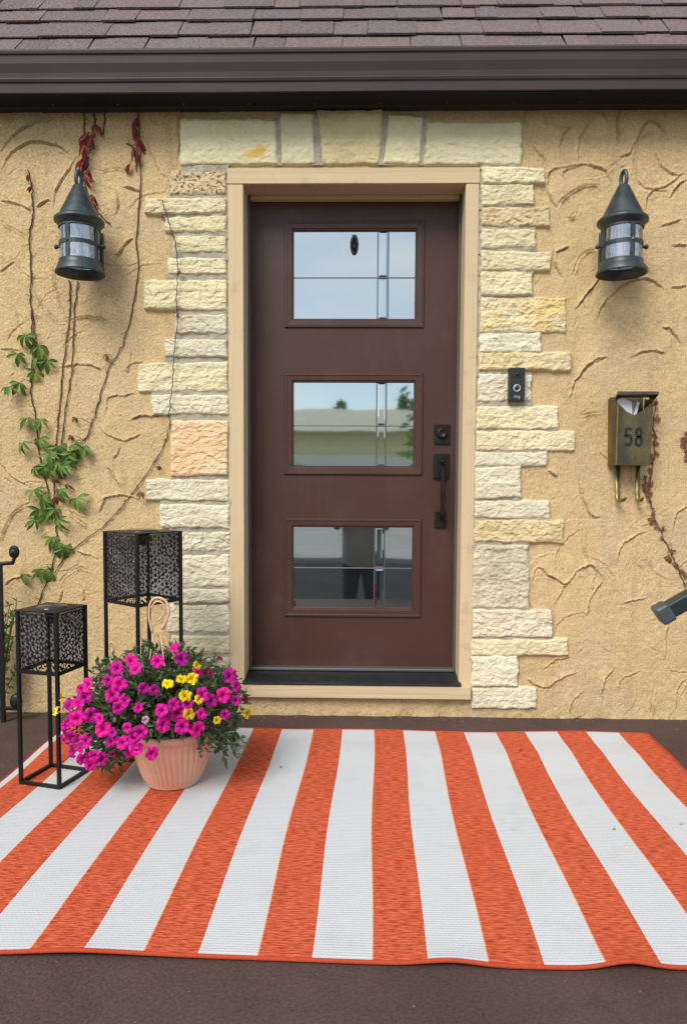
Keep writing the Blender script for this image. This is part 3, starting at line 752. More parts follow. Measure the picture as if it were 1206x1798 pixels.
MB().tube([p-Vector((0,0,.0028)) for p in edge], .0046, 8, closed=True).build('binding', BIND.m, rug)
def on_rug(x, y):
    p = Vector((x, y, 0))-org; v = -p.y; u = p.x+.0278*v; return rug_z(u, v)
# crumbs lying on the rug
for i, (px, py) in enumerate(((914,1322),(1196,1448),(493,1349),(1078,1458),(536,1461))):
    p = at(px, py, Z=.0105); p.z = on_rug(p.x, p.y)+.0022
    q = MB(); s_ = (.010,.009,.007,.006,.005)[i]
    q.add([(-s_,0,0),(-s_*.2,-s_*.5,.001),(s_,-s_*.1,.003),(s_*.1,s_*.6,.002),(0,0,.004)], [(0,1,4),(1,2,4),(2,3,4),(3,0,4)])
    o = place('leaf_crumb', q.mesh('leaf_crumb', (VINEDRY, PAPERG, VINEDRY, VINEDRY, VINEDRY)[i]), loc=p)
    tag(o, ('curled dry leaf crumb on the orange band near the far edge of the rug', 'small grey paper scrap on the last white band at the right', 'brown leaf crumb on the white band right of the flower pot',
            'tiny dark leaf bit on the white band at the right of the rug', 'tiny brown fleck on a white band left of the rug centre')[i], 'debris', 'bits of debris on the rug')

# ================================================================== lanterns
def lantern(px, py, rot, label):
    c = at(px, py, Y=-.142); L = empty('wall_lantern', (c.x, c.y, c.z)); tag(L, label, 'lantern', 'wall lanterns beside the door')
    z = lambda q: at(px, q, Y=-.142).z
    zs_ = dict(tip=z(326), con=z(389), bod=z(462), bot=z(481))
    C = (c.x, c.y, 0)
    MB().lathe([(.0165,zs_['tip']),(.020,zs_['tip']-.004),(.078,zs_['con']+.012),(.080,zs_['con']+.008)], C, 40).build('cone_roof', LANTERN, L, solid=.003)
    MB().lathe([(.070,zs_['con']+.014),(.086,zs_['con']+.010),(.0925,zs_['con']+.004),(.0925,zs_['con']-.004),(.087,zs_['con']-.006),(.080,zs_['con']-.016),(.077,zs_['con']-.022)], C, 40).build('brim', LANTERN, L, solid=.003)
    zt, zb_ = zs_['con']-.02, zs_['bod']; zm = (zt+zb_)/2-.002
    MB().lathe([(.0745,zb_-.004),(.0745,zm),(.0745,zt)], C, 40).build('glass', LGLASS, L)
    MB().lathe([(.0762,zm-.0075),(.0785,zm-.0075),(.0785,zm+.0075),(.0762,zm+.0075)], C, 40, smooth=False).build('middle_band', LANTERN, L)
    MB().lathe([(.0762,zt-.010),(.0795,zt-.010),(.0795,zt+.004),(.0762,zt+.004)], C, 40, smooth=False).build('upper_band', LANTERN, L)
    MB().lathe([(.0762,zb_+.008),(.080,zb_+.006),(.080,zb_-.006),(.084,zb_-.012),(.094,zs_['bot']+.006),(.0955,zs_['bot']),(.0925,zs_['bot']-.001),(.080,zb_-.014),(.0765,zb_-.008)], C, 40).build('skirt', LANTERN, L)
    for k in range(4):
        a = rot+k*math.pi/2; w2 = .0085
        s_ = MB(); n_ = 4; vs = []
        for zz in (zb_, zt):
            for rr_ in (.0765, .0795):
                for i in range(n_+1):
                    aa = a+(i/n_-.5)*2*w2/.078; vs.append((c.x+rr_*math.cos(aa), c.y+rr_*math.sin(aa), zz))
        m_ = n_+1
        fs = [(m_+i, m_+i+1, 3*m_+i+1, 3*m_+i) for i in range(n_)] + [(i+1, i, 2*m_+i, 2*m_+i+1) for i in range(n_)] + [(0, m_, 3*m_, 2*m_), (m_-1+m_, m_-1, 3*m_-1, 4*m_-1)]
        s_.add(vs, fs, False).build('strap', LANTERN, L)
        d = MB(); e = Vector((math.cos(a), math.sin(a), 0)); t_ = Vector((-e.y, e.x, 0)); p = Vector((c.x, c.y, zm))+e*.0795
        d.add([p+t_*.008, p+Vector((0,0,.014)), p-t_*.008, p-Vector((0,0,.014)), p+e*.006], [(0,1,4),(1,2,4),(2,3,4),(3,0,4)]).build('diamond_stud', LANTERN, L)
    for s_ in (-1, 1):
        k_ = MB().tube([(c.x+s_*.072, c.y, zm-.004), (c.x+s_*.092, c.y, zm-.004)], .005, 8); k_.sphere((c.x+s_*.094, c.y, zm-.004), .0095, 12); k_.build('side_knob', LANTERN, L)
    # loop on top
    zt_ = zs_['tip']; pts = [Vector((c.x+.0135*math.cos(t), c.y, zt_+.026+.031*math.sin(t))) for t in np.linspace(0, 2*math.pi, 24, endpoint=False)]
    tw = rad(62) if px < 600 else rad(118)
    pts = [Vector((c.x+(p.x-c.x)*math.cos(tw), c.y+(p.x-c.x)*math.sin(tw), p.z)) for p in pts]
    MB().tube(pts, .0075, 8, closed=True).build('hanging_loop', LANTERN, L)
    # wall bracket and lamp inside
    b = MB().box(c.x-.045, c.x+.045, -.012, .004, zm-.075, zs_['con']+.005); bo = b.build('wall_plate', LANTERN, L, .004)
    MB().box(c.x-.018, c.x+.018, c.y+.07, -.010, zm-.055, zm-.02).build('bracket_arm', LANTERN, L, .004)
    MB().box(c.x-.016, c.x+.016, c.y+.072, -.010, zs_['con']-.016, zs_['con']).build('bracket_arm', LANTERN, L, .004)
    bb = MB().lathe([(.0005,zb_+.115),(.014,zb_+.11),(.022,zb_+.085),(.02,zb_+.06),(.013,zb_+.04),(.013,zb_+.02),(.0005,zb_+.02)], C, 16); bb.build('bulb', BULB, L)
    MB().lathe([(.0005,zt+.01),(.015,zt+.01),(.017,zb_+.112),(.0005,zb_+.112)], C, 14).build('socket', INK, L)
    return L
lantern(140, 430, rad(-104), 'dark cone-topped wall lantern at the left, below the red creeper leaves')
lantern(1092, 428, rad(-80), 'dark cone-topped wall lantern at the right, above the brass mailbox')

# ================================================================== doorbell
a = at(894, 645, Y=-.045); b = at(921, 704, Y=-.045); D = empty('doorbell', ((a.x+b.x)/2, -.02, b.z)); tag(D, 'black video doorbell with round button on the right stone column', 'doorbell')
body = MB().box(a.x, b.x, -.045, -.014, b.z, a.z).build('case', PLASTIC, D, .003)
cxb = (a.x+b.x)/2; p = at(908, 657, Y=-.0455)
MB().box(cxb-.021, cxb+.021, -.0468, -.0445, p.z-.012, p.z+.012).build('lens_window', INK, D, .001)
disc_y(MB(), Vector((cxb, -.046, p.z)), [(.0075,.0005),(.0075,.0035),(.005,.0045),(.0003,.0048)]).build('camera_lens', simple('lens_glass', (.01,.01,.015), .05), D)
p = at(910, 681, Y=-.0455)
disc_y(MB(), Vector((cxb, -.045, p.z)), [(.0150,0),(.0150,.002),(.0140,.003),(.0112,.003),(.0108,.001)]).build('button_ring', SILVER, D)
disc_y(MB(), Vector((cxb, -.045, p.z)), [(.0108,.001),(.0102,.0022),(.0003,.0026)]).build('button', PLASTIC, D)
def text_obj(name, s, size, mat, parent, loc, sx=1.0, bold=0.0, ext=.0004):
    cu = bpy.data.curves.new(name+'_txt', 'FONT'); cu.body = s; cu.size = size; cu.align_x = 'CENTER'; cu.offset = bold; cu.extrude = ext
    o = bpy.data.objects.new('tmp', cu); S.collection.objects.link(o)
    dg = bpy.context.evaluated_depsgraph_get(); me = bpy.data.meshes.new_from_object(o.evaluated_get(dg)); bpy.data.objects.remove(o)
    me.materials.clear(); me.materials.append(mat)
    o = place(name, me, parent, loc=loc, rot=Matrix.Rotation(rad(90), 3, 'X').to_quaternion()); o.scale = (sx, 1, 1); return o
p = at(910, 698, Y=-.0455); text_obj('lettering', 'ring', .017, SILVER, D, (cxb, -.0455, p.z))

# ================================================================== mailbox
MY = -.098
q = lambda x, y, Y=MY: at(x, y, Y=Y)
fl, frr = q(1081, 760).x, q(1145, 760).x; zt, zb = q(1110, 704).z, q(1110, 817).z
Mb = empty('mailbox', ((fl+frr)/2, -.02, zb)); tag(Mb, 'aged brass wall mailbox numbered 58 with papers showing at its open top', 'mailbox')
zv = q(1113, 729).z; xm = q(1113, 729).x; e = .006; tp = .004
front = MB().add([(fl+tp,MY,zb),(frr-tp,MY,zb),(frr+.002,MY,zt),(xm+.030,MY,zv+.016),(xm,MY,zv),(xm-.030,MY,zv+.016),(fl-.002,MY,zt)], [(0,1,2,3,4,5,6)])
front.build('front_panel', BRASS, Mb, solid=.0015)
for s_, x, xt in ((-1, fl+tp, fl-.002), (1, frr-tp, frr+.002)):
    MB().add([(x,MY+.0016,zb),(x,-.006,zb),(xt,-.006,zt+.02),(xt,MY+.0016,zt)], [(0,1,2,3)]).build('side_panel', BRASS, Mb, solid=.0015, offset=0)
MB().box(fl+tp+.001, frr-tp-.001, MY+.003, -.007, zb, zb+.002).build('bottom_panel', BRASS, Mb)
MB().box(fl+.004, frr-.004, -.0055, -.003, zb, zt+.026).build('back_panel', BRASS, Mb)
MB().box(fl+tp-.003, fl+tp+.003, MY-.004, MY-.0005, zb+.002, zt-.012).build('corner_bead', BRASSB, Mb, .001)
lz = q(1118, 687, -.135).z; lx0, lx1 = q(1084, 687, -.135).x, q(1157, 687, -.135).x; bz = zt+.018; bx0, bx1 = q(1099, 706, -.05).x, q(1137, 706, -.05).x
MB().add([(lx0,-.135,lz),(lx1,-.135,lz),(lx1,-.132,lz-.010),(lx0,-.132,lz-.010),(bx1+.012,-.035,bz+.004),(bx0-.012,-.035,bz+.004)], [(0,1,2,3),(3,2,4,5)])  .build('lid', LIDM, Mb, solid=.0015, offset=0)
MB().add([(lx0,-.134,lz-.010),(bx0-.012,-.036,bz+.004),(fl-.002,-.03,zt-.004),(fl-.003,-.09,zt)], [(0,1,2,3)]).build('lid_gusset', BRASS, Mb, solid=.0012, offset=0)
MB().add([(lx1,-.134,lz-.010),(bx1+.012,-.036,bz+.004),(frr+.002,-.03,zt-.004),(frr+.003,-.09,zt)], [(3,2,1,0)]).build('lid_gusset', BRASS, Mb, solid=.0012, offset=0)
MB().box(bx0+.004, bx1-.004, -.0795, -.0775, bz+.012, bz+.020).build('name_strip', BRASSB, Mb)
def digit(pts_list, ox, oz, wdt, hgt, closed):
    mb = MB(); y = MY-.0022
    for pts, cl in zip(pts_list, closed):      # flat brush strokes, about 1 mm proud
        P = [Vector((ox+x*wdt, y, oz+z*hgt)) for x, z in pts]; n_ = len(P); vs = []
        for i in range(n_):
            a = P[(i-1) % n_] if (cl or i) else P[0]; b = P[(i+1) % n_] if (cl or i < n_-1) else P[-1]
            t = (b-a).normalized(); nn = Vector((-t.z, 0, t.x)); vs += [P[i]+nn*.0052, P[i]-nn*.0052]
        mb.add(vs, [(2*i, 2*i+1, (2*i+3) % (2*n_), (2*i+2) % (2*n_)) for i in range(n_ if cl else n_-1)])
    return mb.build('house_number', INK, Mb, solid=.001, offset=0)
ar = lambda cx, cz, rx, rz, a0, a1, n_: [(cx+rx*math.cos(rad(a0+(a1-a0)*k/n_)), cz+rz*math.sin(rad(a0+(a1-a0)*k/n_))) for k in range(n_+1)]
nz_ = q(1113, 783).z; dh = q(1113, 751).z-nz_; dw = q(1108, 770).x-q(1100, 770).x
d5 = digit([[(.95,.95),(.0,.95),(-.05,.53)]+ar(.42,.33,.53,.27,125,-115,14)+[(-.10,.14)]], q(1098, 784).x, nz_, dw*1.3, dh, [False])
d8 = digit([ar(.45,.27,.50,.235,0,360,20)[:-1], ar(.45,.74,.42,.215,0,360,20)[:-1]], q(1116, 784).x, nz_, dw*1.3, dh, [True, True])
for i, (px, sd) in enumerate(((1081, 1), (1117, -1))):
    x0 = q(px, 850, -.03).x; x1 = x0+.020 if i == 0 else x0+.018; zz = q(1090, 880, -.05).z
    pr_ = [(-.020, zb+.004), (-.021, zz+.030), (-.030, zz+.006), (-.046, zz-.004), (-.062, zz+.002), (-.070, zz+.016)] if True else 0
    h = MB(); vs = []
    for j, (y, z) in enumerate(pr_):
        sh = (.014*max(0, j-2)/3) if i == 0 else 0
        vs += [(x0+sh, y, z), (x1+sh, y, z)]
    h.add(vs, [(2*j, 2*j+1, 2*j+3, 2*j+2) for j in range(len(pr_)-1)], True)
    h.build('newspaper_hook', BRASSB, Mb, solid=.0025)
def letter(pts, mat, label):
    o = MB().add(pts, [tuple(range(len(pts)))]).build('letter', mat, solid=.003); tag(o, label, 'letter', 'mail in the mailbox'); return o
letter([(fl+.004,-.088,zv-.02),(xm+.002,-.082,zv-.03),(xm-.004,-.080,zt+.000),(fl+.022,-.088,zt+.014),(fl+.004,-.092,zt+.006)], PAPER, 'white envelope sticking out at the left of the mailbox opening')
letter([(xm-.014,-.072,zv-.03),(xm+.012,-.072,zv-.03),(xm+.016,-.064,zt-.004),(xm-.010,-.064,zt-.002)], PAPERG, 'blue-grey striped flyer in the middle of the mailbox opening')
letter([(xm+.002,-.080,zv-.02),(xm+.012,-.080,zv-.02),(xm+.032,-.07,zt-.001),(xm+.020,-.07,zt+.001)], PAPER, 'narrow white paper leaning right in the mailbox opening')

# ================================================================== railings
A = at(1158, 1080, Y=-1.10); B = A+Vector((.62, -.10, .41)); dirv = (B-A).normalized()
Rr = empty('handrail', (B.x, B.y, 0)); tag(Rr, 'dark green steel handrail with capped end rising at the right edge', 'handrail')
MB().beam(A, B, .050, .040).build('rail_bar', RAIL, Rr, .005)
MB().beam(A-dirv*.008, A+dirv*.030, .060, .050).build('end_cap', RAILCAP, Rr, .007)
MB().box(B.x-.05, B.x-.01, B.y-.02, B.y+.02, 0, B.z-.02).build('post', RAIL, Rr, .003)
pl = at(2, 1000, Y=-.13); Rl = empty('iron_railing', (pl.x, pl.y, 0)); tag(Rl, 'black iron railing with a scrolled end against the wall at the left edge', 'railing')
zt = at(2, 990, Y=-.13).z
MB().box(pl.x-.012, pl.x+.004, pl.y-.008, pl.y+.008, 0, zt).build('post', BLACKIRON, Rl, .002)
bc = at(24, 971, Y=-.13); sp = [Vector((pl.x-.55, pl.y, zt)), Vector((pl.x, pl.y, zt)), Vector((bc.x-.004, bc.y, zt+.004))]
for t in np.linspace(-1.4, 3.6, 16): sp.append(Vector((bc.x+.018*(1-.09*(t+1.4))*math.cos(t), bc.y, bc.z+.006+.024*(1-.1*(t+1.4))*math.sin(t))))
MB().tube(sp, .0085, 8).build('top_rail', BLACKIRON, Rl)
MB().sphere((bc.x, bc.y, bc.z), .019, 14, (1, .7, 1.1)).build('scroll_knob', BLACKIRON, Rl)
zl = at(2, 1268, Y=-.13).z+.05
MB().box(pl.x-.55, pl.x+.06, pl.y-.007, pl.y+.007, zl, zl+.014).build('bottom_rail', BLACKIRON, Rl, .002)
for k in range(5): MB().box(pl.x-.12-.1*k, pl.x-.108-.1*k, pl.y-.006, pl.y+.006, zl+.014, zt-.006).build('baluster', BLACKIRON, Rl)
kb = at(30, 1232, Y=-.13)
MB().sphere((kb.x-.004, pl.y, kb.z), .026, 14, (1, .6, 1.3)).tube([(kb.x-.004, pl.y, kb.z), (pl.x+.05, pl.y, zl+.008)], .007).build('lower_scroll', BLACKIRON, Rl)

# ================================================================== perforated lantern stands
def petal_mask(wd, ht, cell, seed):
    nx_, ny_ = int(wd/cell), int(ht/cell); X, Y_ = np.meshgrid((np.arange(nx_)+.5)*cell, (np.arange(ny_)+.5)*cell)
    hole = np.zeros(X.shape, bool); r = random.Random(seed); sx, sy = .0345, .0300
    for j in range(-1, int(ht/sy)+2):
        for i in range(-1, int(wd/sx)+2):
            cx = i*sx+(sx/2 if j % 2 else 0)+r.uniform(-.003,.003); cy = j*sy+r.uniform(-.003,.003); a0 = r.uniform(0, 1); npet = r.choice([6, 7, 8])
            for k in range(npet):
                a = a0+2*math.pi*k/npet; dx = (X-cx)*math.cos(a)+(Y_-cy)*math.sin(a); dy = -(X-cx)*math.sin(a)+(Y_-cy)*math.cos(a)
                r0, r1 = .0036, r.uniform(.0165,.0205); t = (dx-r0)/(r1-r0)
                hole |= (t > 0) & (t < 1) & (np.abs(dy) < .0043*np.clip(np.sin(np.pi*np.clip(t, 0, 1)**1.25), 0, 1)**.75)
    return ~hole
def stand(cx, cy, s, a, zt, zb, z0, label, seed):
    E_ = empty('lantern_stand', (cx, cy, z0)); tag(E_, label, 'lantern stand', 'perforated metal lantern stands')
    cs = [Vector((cx+s/math.sqrt(2)*math.cos(a+math.pi/4+k*math.pi/2), cy+s/math.sqrt(2)*math.sin(a+math.pi/4+k*math.pi/2), 0)) for k in range(4)]
    w_ = .011
    ctr = Vector((cx, cy, 0)); ins = [c+(ctr-c).normalized()*w_*.7 for c in cs]
    rotm = Matrix.Rotation(a, 3, 'Z')
    def rbox(c, hx, hy, za, zb_):
        b = MB().box(-hx, hx, -hy, hy, za, zb_); b.v = [tuple(rotm @ Vector(v)+Vector((c.x, c.y, 0))) for v in b.v]; return b
    for c in ins: rbox(c, w_/2, w_/2, z0, zt-.0045).build('leg', BLACKIRON, E_, .001)
    for k in range(4):
        p, q_ = ins[k], ins[(k+1) % 4]; d = (q_-p).normalized()
        for zz, h_ in ((z0+.0055, .010), (zb+.004, .009)):
            MB().beam(p+d*(w_/2+.0002)+Vector((0,0,zz)), q_-d*(w_/2+.0002)+Vector((0,0,zz)), w_-.001, h_).build('cross_bar', BLACKIRON, E_)
        L_ = (q_-p).length-w_; cell = .0014; mk = petal_mask(L_, zt-zb-.018, cell, seed+k); ny_, nx_ = mk.shape
        pad = max(1, int(.003/cell)); mk[:pad] = mk[-pad:] = True; mk[:, :pad] = True; mk[:, -pad:] = True
        gi, gj = np.meshgrid(np.arange(nx_+1), np.arange(ny_+1)); nrm = Vector((d.y, -d.x, 0)); o_ = p+d*(w_/2)+nrm*.003
        VV = np.stack([o_.x+d.x*gi*cell, o_.y+d.y*gi*cell, zb+.009+gj*cell], -1).reshape(-1, 3)
        jj, ii = np.nonzero(mk); b0 = jj*(nx_+1)+ii; FF = np.stack([b0, b0+1, b0+nx_+2, b0+nx_+1], -1)
        used = np.unique(FF); rm = np.zeros(len(VV), np.int64); rm[used] = np.arange(len(used))
        o = place('perforated_panel', np_mesh('perforated_panel', VV[used], rm[FF], BLACKIRON, False), E_)
        m = o.modifiers.new('solid', 'SOLIDIFY'); m.thickness = .0015
        a_ = p+d*(w_/2+.001)+nrm*.0002; b_ = q_-d*(w_/2+.001)+nrm*.0002
        if nrm.y > 0: MB().add([(a_.x,a_.y,zb+.01),(b_.x,b_.y,zb+.01),(b_.x,b_.y,zt-.006),(a_.x,a_.y,zt-.006)], [(0,1,2,3)]).build('liner', LINER, E_, solid=.0006)
    rbox(ctr, s/2, s/2, zt-.0045, zt).build('top_plate', BLACKIRON, E_, .001)
    MB().lathe([(.0005,.006),(s*.26,.006),(s*.30,.004),(s*.31,0)], (cx, cy, zt), 28).build('solar_cap', simple('dark_solar_glass', (.03,.034,.04), .15) if 'dark_solar_glass' not in bpy.data.materials else bpy.data.materials['dark_solar_glass'], E_)
    MB().lathe([(.0005,-.05),(.018,-.048),(.022,-.02),(.022,-.005),(.0005,-.005)], (cx, cy, zt-.004), 16).build('lamp_unit', INK, E_)
stand(-.792, -.381, .203, .93, .815, .553, on_rug(-.79,-.38)+.001, 'tall black perforated metal lantern stand behind the flower pot', 3)
stand(-1.002, -.689, .157, rad(-14.7), .583, .378, on_rug(-1.0,-.69)+.001, 'short black perforated metal lantern stand on the left corner of the rug', 11)

# ================================================================== hanging pot of petunias
PC = Vector((-.603, -.700, on_rug(-.603, -.70)+.001))
PT = empty('petunia_pot', PC); tag(PT, 'terracotta hanging pot overflowing with magenta and yellow petunias on the rug', 'flower pot')
ph = .190
def flute(a, z): return 1+(.019*math.cos(a*42+z*30) if .02 < z < ph-.030 else 0)
zs_ = np.linspace(.008, ph-.028, 18)
prof = [(.0005,.004),(.076,.004),(.086,.0),(.090,.006)] + [(.090+(.141-.090)*((z-.008)/(ph-.036))**.82, z) for z in zs_] + [(.144,ph-.026),(.151,ph-.022),(.152,ph-.004),(.149,ph),(.142,ph),(.141,ph-.02),(.13,ph-.03)]
MB().lathe(prof, tuple(PC), 368, wob=flute).build('pot', POT, PT)
MB().lathe([(.139,ph-.02),(.0005,ph-.006)], tuple(PC), 24).build('soil', SOIL, PT)
# flat plastic hook with three straps
HY = -.70
hk = lambda x, y: at(x, y, Y=HY)
hp = [hk(*p) for p in ((268,1112),(262,1085),(263,1062),(271,1051),(284,1051),(294,1060),(297,1073),(291,1092),(284,1104))]
hp = [Vector((p[0], HY, p[1])) for p in catmull([(v.x, v.z) for v in hp], 5)]
MB().tube(hp, .0042, 8).build('hook', HANGER, PT)
hp2 = [Vector((p[0], HY-.004, p[1])) for p in catmull([(hk(*v).x, hk(*v).z) for v in ((266,1068),(272,1058),(281,1056),(289,1063),(288,1078),(278,1090))], 5)]
MB().tube(hp2, .003, 8).build('hook_rib', HANGER, PT)
a_, b_, c_, d_ = hk(267,1103), hk(291,1094), hk(287,1112), hk(266,1112)
MB().add([(a_.x,HY+.002,a_.z),(b_.x,HY+.002,b_.z),(c_.x,HY+.002,c_.z),(d_.x,HY+.002,d_.z)], [(0,3,2,1)]).build('hook_plate', HANGER, PT, solid=.004)
for (x0, y0), (X, Y_) in (((270,1112),(-.69,-.79)),((276,1112),(-.62,-.57)),((282,1112),(-.575,-.81)),((285,1112),(-.49,-.66))):
    a_ = hk(x0, y0); pts = []
    for t in np.linspace(0, 1, 8):
        e = Vector((X, Y_, PC.z+ph)); p = a_.lerp(e, t); pts.append(p)
    MB().tube(pts, .0022, 6).build('strap', HANGER, PT)
    lp = [Vector((a_.x+.005*math.cos(t), HY-.002, a_.z+.004*math.sin(t))) for t in np.linspace(0, 6.28, 10, endpoint=False)]
    MB().tube(lp, .0015, 6, closed=True).build('strap_eye', HANGER, PT)
EC = Vector((-.645, -.690, .240)); ER = Vector((.285, .245, .220))
def dome(px, py):
    d = CROT @ Vector(((px-PCX)/F_PX, -(py-PCY)/F_PX, -1)); o = CAM-EC
    q_ = Vector((d.x/ER.x, d.y/ER.y, d.z/ER.z)); w_ = Vector((o.x/ER.x, o.y/ER.y, o.z/ER.z))
    A_, B_, C_ = q_.dot(q_), 2*q_.dot(w_), w_.dot(w_)-1; D_ = B_*B_-4*A_*C_
    t = (-B_-math.sqrt(D_))/(2*A_) if D_ > 0 else -B_/(2*A_)
    p = CAM+d*t; n_ = Vector(((p.x-EC.x)/ER.x**2, (p.y-EC.y)/ER.y**2, (p.z-EC.z)/ER.z**2)).normalized(); return p, n_
def petunia_mesh(R_, mat, seed):
    r = random.Random(seed); n_ = 30; mb = MB(); rings = [(.10, -.016), (.16, -.006), (.42, .0), (.75, .0015), (1.0, -.002)]
    vs = []; ph_ = r.random()*6
    for q_, (f_, z) in enumerate(rings):
        for k in range(n_):
            a = 2*math.pi*k/n_; lob = 1-(.13 if q_ == 4 else .05 if q_ == 3 else 0)*abs(math.sin(2.5*a))**6
            ru = (.0042*math.sin(a*7+ph_)+.0045*math.sin(a*3+ph_*2)+.002*math.sin(a*13+ph_)) if q_ == 4 else (.0018*math.sin(a*7+ph_)+.002*math.sin(a*3+ph_*2) if q_ == 3 else 0)
            vs.append((R_*f_*lob*math.cos(a), R_*f_*lob*math.sin(a), z*R_/.024+ru-.0018*(q_ >= 2)*math.cos(5*a)))
    fs = [(i*n_+k, i*n_+(k+1) % n_, (i+1)*n_+(k+1) % n_, (i+1)*n_+k) for i in range(4) for k in range(n_)]
    mb.add(vs, fs, True)
    mb.add([(0,0,-.016*R_/.024)]+[(R_*.1*math.cos(2*math.pi*k/8), R_*.1*math.sin(2*math.pi*k/8), -.015*R_/.024) for k in range(8)], [(0, 1+k, 1+(k+1) % 8) for k in range(8)])
    # tube behind
    mb.lathe([(R_*.16, -.006*R_/.024), (R_*.11, -.020), (R_*.07, -.036)], n=8)
    return mb.mesh('flower', mat)
FM = [petunia_mesh(.0225, MAGENTA, i) for i in range(6)]; FY = [petunia_mesh(.0185, YELLOW, i+9) for i in range(2)]; FP = petunia_mesh(.016, PINK, 3); FR = petunia_mesh(.02, MAROON, 4)
MAG = '810 632 825 690 560 725 600 700 645 740 500 775 725 685 660 810 690 820 545 800 520 840 420 815 380 815 600 865 545 898 410 922 365 870 340 935 310 980 345 1015 405 1050 355 1095 465 1135 415 1165 600 985 650 1005 635 1060 685 1100 600 1105 540 1015 480 1000 480 950 510 1055 795 890 745 975 840 985 885 985 755 920 815 925 915 850 970 865 1040 765 1025 840 1080 870 1035 930 915 930 860 890 640 900 1050 740 435 800 385 1085 905 735 330 900 395 860 330 960 630 1085 620 1040 570 1060 320 1010 355 945 300 1040 380 1125 440 1110 1060 800'.split()
YEL = '770 812 835 795 868 772 850 860 885 870 862 922 985 970 325 858 300 925 1110 920 880 720'.split()
def put_flower(px, py, me, push=.012, sc=1.0, sun=0.25):
    p, n_ = dome(px/2.62, 900+py/2.62); v = (CAM-p).normalized()
    n_ = (n_*.6+v*.4+Vector((rnd.uniform(-.6,.6), rnd.uniform(-.25,.25), rnd.uniform(-.35,.55)))).normalized()
    place('flower', me, PT, loc=p+n_*push+(v*.01), rot=n_.to_track_quat('Z', 'Y') @ Quaternion((0,0,1), rnd.random()*6), scale=sc*rnd.uniform(.72,1.15))
for i in range(0, len(MAG), 2): put_flower(float(MAG[i]), float(MAG[i+1]), FM[(i//2) % 6], rnd.uniform(0, .03))
for i in range(0, len(YEL), 2): put_flower(float(YEL[i]), float(YEL[i+1]), FY[(i//2) % 2], .03)
for x, y in ((668,950),): put_flower(x, y, FP, .012, .8)
for x, y in ((1000,685),(960,750),(845,690),(530,1100),(940,740),(1110,860)): put_flower(x, y, FR, .015, .75)
# foliage
fol = MB(); rf = random.Random(21)
def leafq(mb, p, d, n_, L, W):
    d = d.normalized(); s_ = d.cross(n_).normalized(); n_ = s_.cross(d).normalized()
    m1 = p+d*L*.45; mb.add([p, m1+s_*W/2+n_*L*.06, p+d*L-n_*L*.12, m1-s_*W/2+n_*L*.06, m1-n_*L*.03], [(0,1,4),(1,2,4),(2,3,4),(3,0,4)], False)
def rv(): return Vector((rf.gauss(0,1), rf.gauss(0,1), rf.gauss(0,1))).normalized()
stems = MB(); cnt = 0
while cnt < 520:
    u = rv(); p = EC+Vector((u.x*ER.x, u.y*ER.y, u.z*ER.z))*rf.uniform(.72, 1.0)
    if p.z < .05: continue
    hr = math.hypot(p.x-PC.x, p.y-PC.y)
    if p.z < .225 and not (p.x < -.755 or (p.x > -.48 and p.z > .13) or p.y > -.66): continue
    if p.z < ph+.01 and hr < .15: continue
    cnt += 1
    root = Vector((PC.x+rf.uniform(-.1,.1), PC.y+rf.uniform(-.1,.1), PC.z+ph-.01)); mid = root.lerp(p, .5)+Vector((0,0,.07))
    pts = [root.lerp(mid, t).lerp(mid.lerp(p, t), t) for t in np.linspace(0, 1, 9)]
    stems.tube(pts, [.0019]*4+[.0015]*5, 4, caps=False)
    for k in range(3, 9):
        for _ in range(4):
            d = (rv()+(p-EC).normalized()*.6+Vector((0,0,.2))).normalized()
            leafq(fol, pts[k]+rv()*.008, d, (rv()+Vector((0,-.6,.8))).normalized(), rf.uniform(.018,.036), rf.uniform(.008,.014))
# trailing sprig at the right of the pot
for k in range(9):
    tip = Vector((rf.uniform(-.46,-.36), rf.uniform(-.80,-.66), rf.uniform(.10,.17))); root = Vector((-.50, -.70, PC.z+ph)); mid = root.lerp(tip, .5)+Vector((.02,0,.05))
    pts = [root.lerp(mid, t).lerp(mid.lerp(tip, t), t) for t in np.linspace(0, 1, 9)]; stems.tube(pts, .0018, 4, caps=False)
    for p in pts[2:]:
        for _ in range(3): leafq(fol, p+rv()*.006, (rv()+Vector((.3,-.2,-.3))).normalized(), (rv()+Vector((0,-1,.6))).normalized(), rf.uniform(.018,.032), rf.uniform(.009,.014))
stuff(fol.build('foliage', GREEN, PT)); stuff(stems.build('stems', STEMG, PT))

